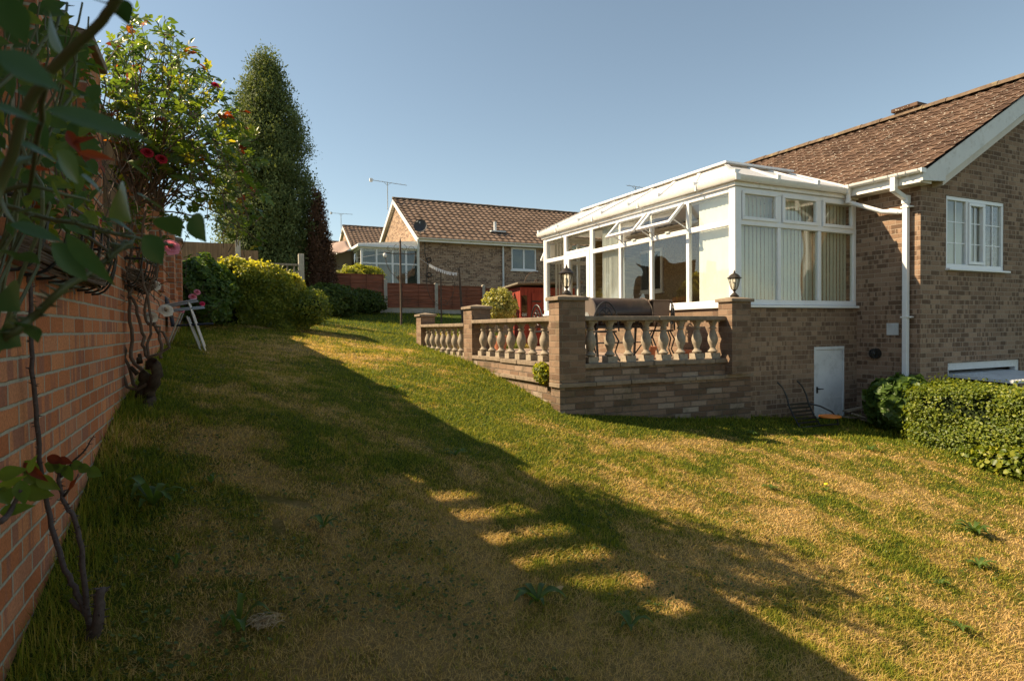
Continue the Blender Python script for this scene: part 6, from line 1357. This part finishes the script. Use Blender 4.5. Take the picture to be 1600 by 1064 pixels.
cane(mb, [at(0, 300, .5), at(45, 290, .5), at(90, 300, .52), at(140, 315, .55)], .0022, .0012, .001, 54, 4, 7); cane(mb, [at(70, 125, .37), at(60, 210, .42), at(45, 300, .48)], .002, .0014, .001, 55, 4, 7)
cane(mb, [at(40, 260, 1.0), at(70, 210, 1.05), at(110, 150, 1.1), at(120, 60, 1.1)], .004, .002, .004, 56, 4, 7, True); cane(mb, [at(-60, 190, .8), at(20, 120, .85), at(75, 60, .9), at(105, 5, .95)], .0035, .0018, .004, 57, 4, 7, True)
mb.build('canes', canem, fg, smooth=True)
LN = Leaves(); LR = Leaves()
near = [(155, 190, 170, 46, 13, .30, .52), (45, 110, 120, 74, 25, .27, .45), (20, 30, 100, 60, 60, .27, .3), (85, 55, 70, 52, 80, .42, .7), (25, 175, 90, 34, 15, .30, .5), (100, 130, 70, 44, 30, .34, .78), (150, 292, 58, 26, 38, .5, .5), (190, 320, 48, 44, 80, .5, .85), (242, 317, 64, 24, 27, .5, .5), (196, 354, 54, 19, 24, .5, .5),
        (242, 392, 60, 30, 55, .5, .45), (140, 408, 112, 30, 50, .46, .52), (60, 362, 90, 32, 14, .46, .4), (112, 410, 85, 38, 45, .46, .42), (12, 395, 50, 26, 10, .5, .45), (42, 402, 34, 15, 12, .5, .5), (15, 466, 34, 24, 70, .5, .45), (46, 516, 40, 22, 35, .5, .4), (14, 523, 34, 28, 60, .5, .38), (308, 355, 40, 20, 70, .6, .45), (266, 352, 40, 26, 40, .6, .6),
        (72, 272, 46, 14, 10, .5, .5), (110, 262, 66, 40, 50, .42, .78), (60, 235, 80, 34, 20, .40, .5), (30, 250, 60, 28, -30, .45, .4), (118, 250, 30, 9, 20, .5, .6), (150, 243, 52, 14, 10, .55, .95), (215, 262, 60, 16, 30, .5, .5), (280, 277, 34, 9, 12, .55, .5), (60, 205, 60, 24, 60, .5, .35), (5, 320, 60, 24, 80, .45, .4), (95, 315, 70, 20, 70, .45, .88), (35, 330, 50, 22, -20, .5, .42), (175, 8, 60, 24, 15, .36, .15), (190, 15, 40, 22, 60, .36, .1)]
for (x, y, L, W, a, d, c_) in near:
    if (x, y) in ((150, 243),): pxleaf(LR, x, y, L, W, a, d, .5); continue
    pxleaf(LN, x, y, L, W, a, d, c_, .6, .14, .03*d, .10)
pxleaf(LR, 115, 222, 40, 16, 60, .55, .1); pxleaf(LR, 132, 218, 40, 9, -20, .55, .1); pxleaf(LR, 60, 263, 40, 9, 5, .5, .4); pxleaf(LR, 106, 132, 20, 9, 30, .7, .1)
for i in range(190):       # the less blurred thicket a metre or so away
    x = rr.uniform(-30, 150); y = rr.uniform(-20, 360); 
    if x > 100 and y < 60: continue
    px_ = at(x, y, 1.0)
    pxleaf(LN if rr.random() < .99 else LR, x, y, rr.uniform(20, 44), rr.uniform(12, 24), rr.uniform(-60, 120), rr.uniform(.85, 1.5), rr.choice([.2, .35, .5, .6, .75, .95]), rr.uniform(-.4, .9), .15)
tw = MB()
for i in range(16):
    x0 = rr.uniform(-60, 60); x1 = rr.uniform(0, 140); d = rr.uniform(.9, 1.4); cane(tw, [RT+Vector((0, rr.uniform(-.1, .6), .9)), at(x0, 420, d), at((x0+x1)/2, 230, d), at(x1, rr.uniform(0, 120), d)], .004, .0015, .01, 1900+i, 5, 5)
tw.build('thin_twigs', canem, fg)
LN.build('leaves', L_near, fg); LR.build('young_leaves', L_redleaf, fg)
# the rose on the wall between them
mr = thing('wall_rose', 'leafy rose tangled round the near wall manger above the old stems', 'rose bush', (-.55, 2.8, -1.0)); mb = MB(); LV = Leaves(); LR = Leaves()
for i in range(7): cane(mb, [at(30+i*20, 470-i*6, 2.2+.16*i), at(20+i*22, 380, 2.2+.16*i), at(40+i*18, 250, 2.2+.15*i), at(30+i*22, 120, 2.15+.15*i)], .008, .003, .02, 70+i, 5, 6, True)
for i in range(125):
    x = rr.uniform(0, 215); y = rr.gauss(235, 85); d = 2.0+x*.0075+rr.uniform(-.15, .15)
    if y > 400 or y < 20 or (x > 105 and y < 95) or (95 < x < 180 and y < 230 and rr.random() < .6): continue
    p = at(x, y, d); p.x = max(p.x, -.52); o = cane(mb, [p-Vector((rr.uniform(-.1, .1), rr.uniform(-.1, .1), .15)), p], .003, .0015, .008, 800+i, 3, 4, True)
    for k in range(2): spray(LV if rr.random() < .96 else LR, p, (rr.uniform(-.3, 1), rr.uniform(-1, .6), rr.uniform(-.6, .8)), (rr.uniform(-.2, .9), rr.uniform(-.7, .3), rr.uniform(.2, 1)), rr.uniform(.06, .10), rr)
for i in range(60):
    x = rr.uniform(0, 160); a = at(x, rr.uniform(300, 430), 2.1+x*.0085); a.x = max(a.x, -.55)
    if shades_trellis(a): continue
    b_ = a+Vector((rr.uniform(-.02, .1), rr.uniform(-.15, .2), rr.uniform(-.15, .12))); cane(mb, [a, a.lerp(b_, .5)+Vector((.01, 0, .03)), b_], .003, .001, .012, 1500+i, 3, 4)
mb.build('canes', stemm, mr); LV.build('leaves', L_rose, mr); LR.build('young_leaves', L_redleaf, mr)
flower(mr, at(116, 94, 2.4), .03, petal('withered_petals', (.10, .06, .04), (.2, .12, .07)), 4)
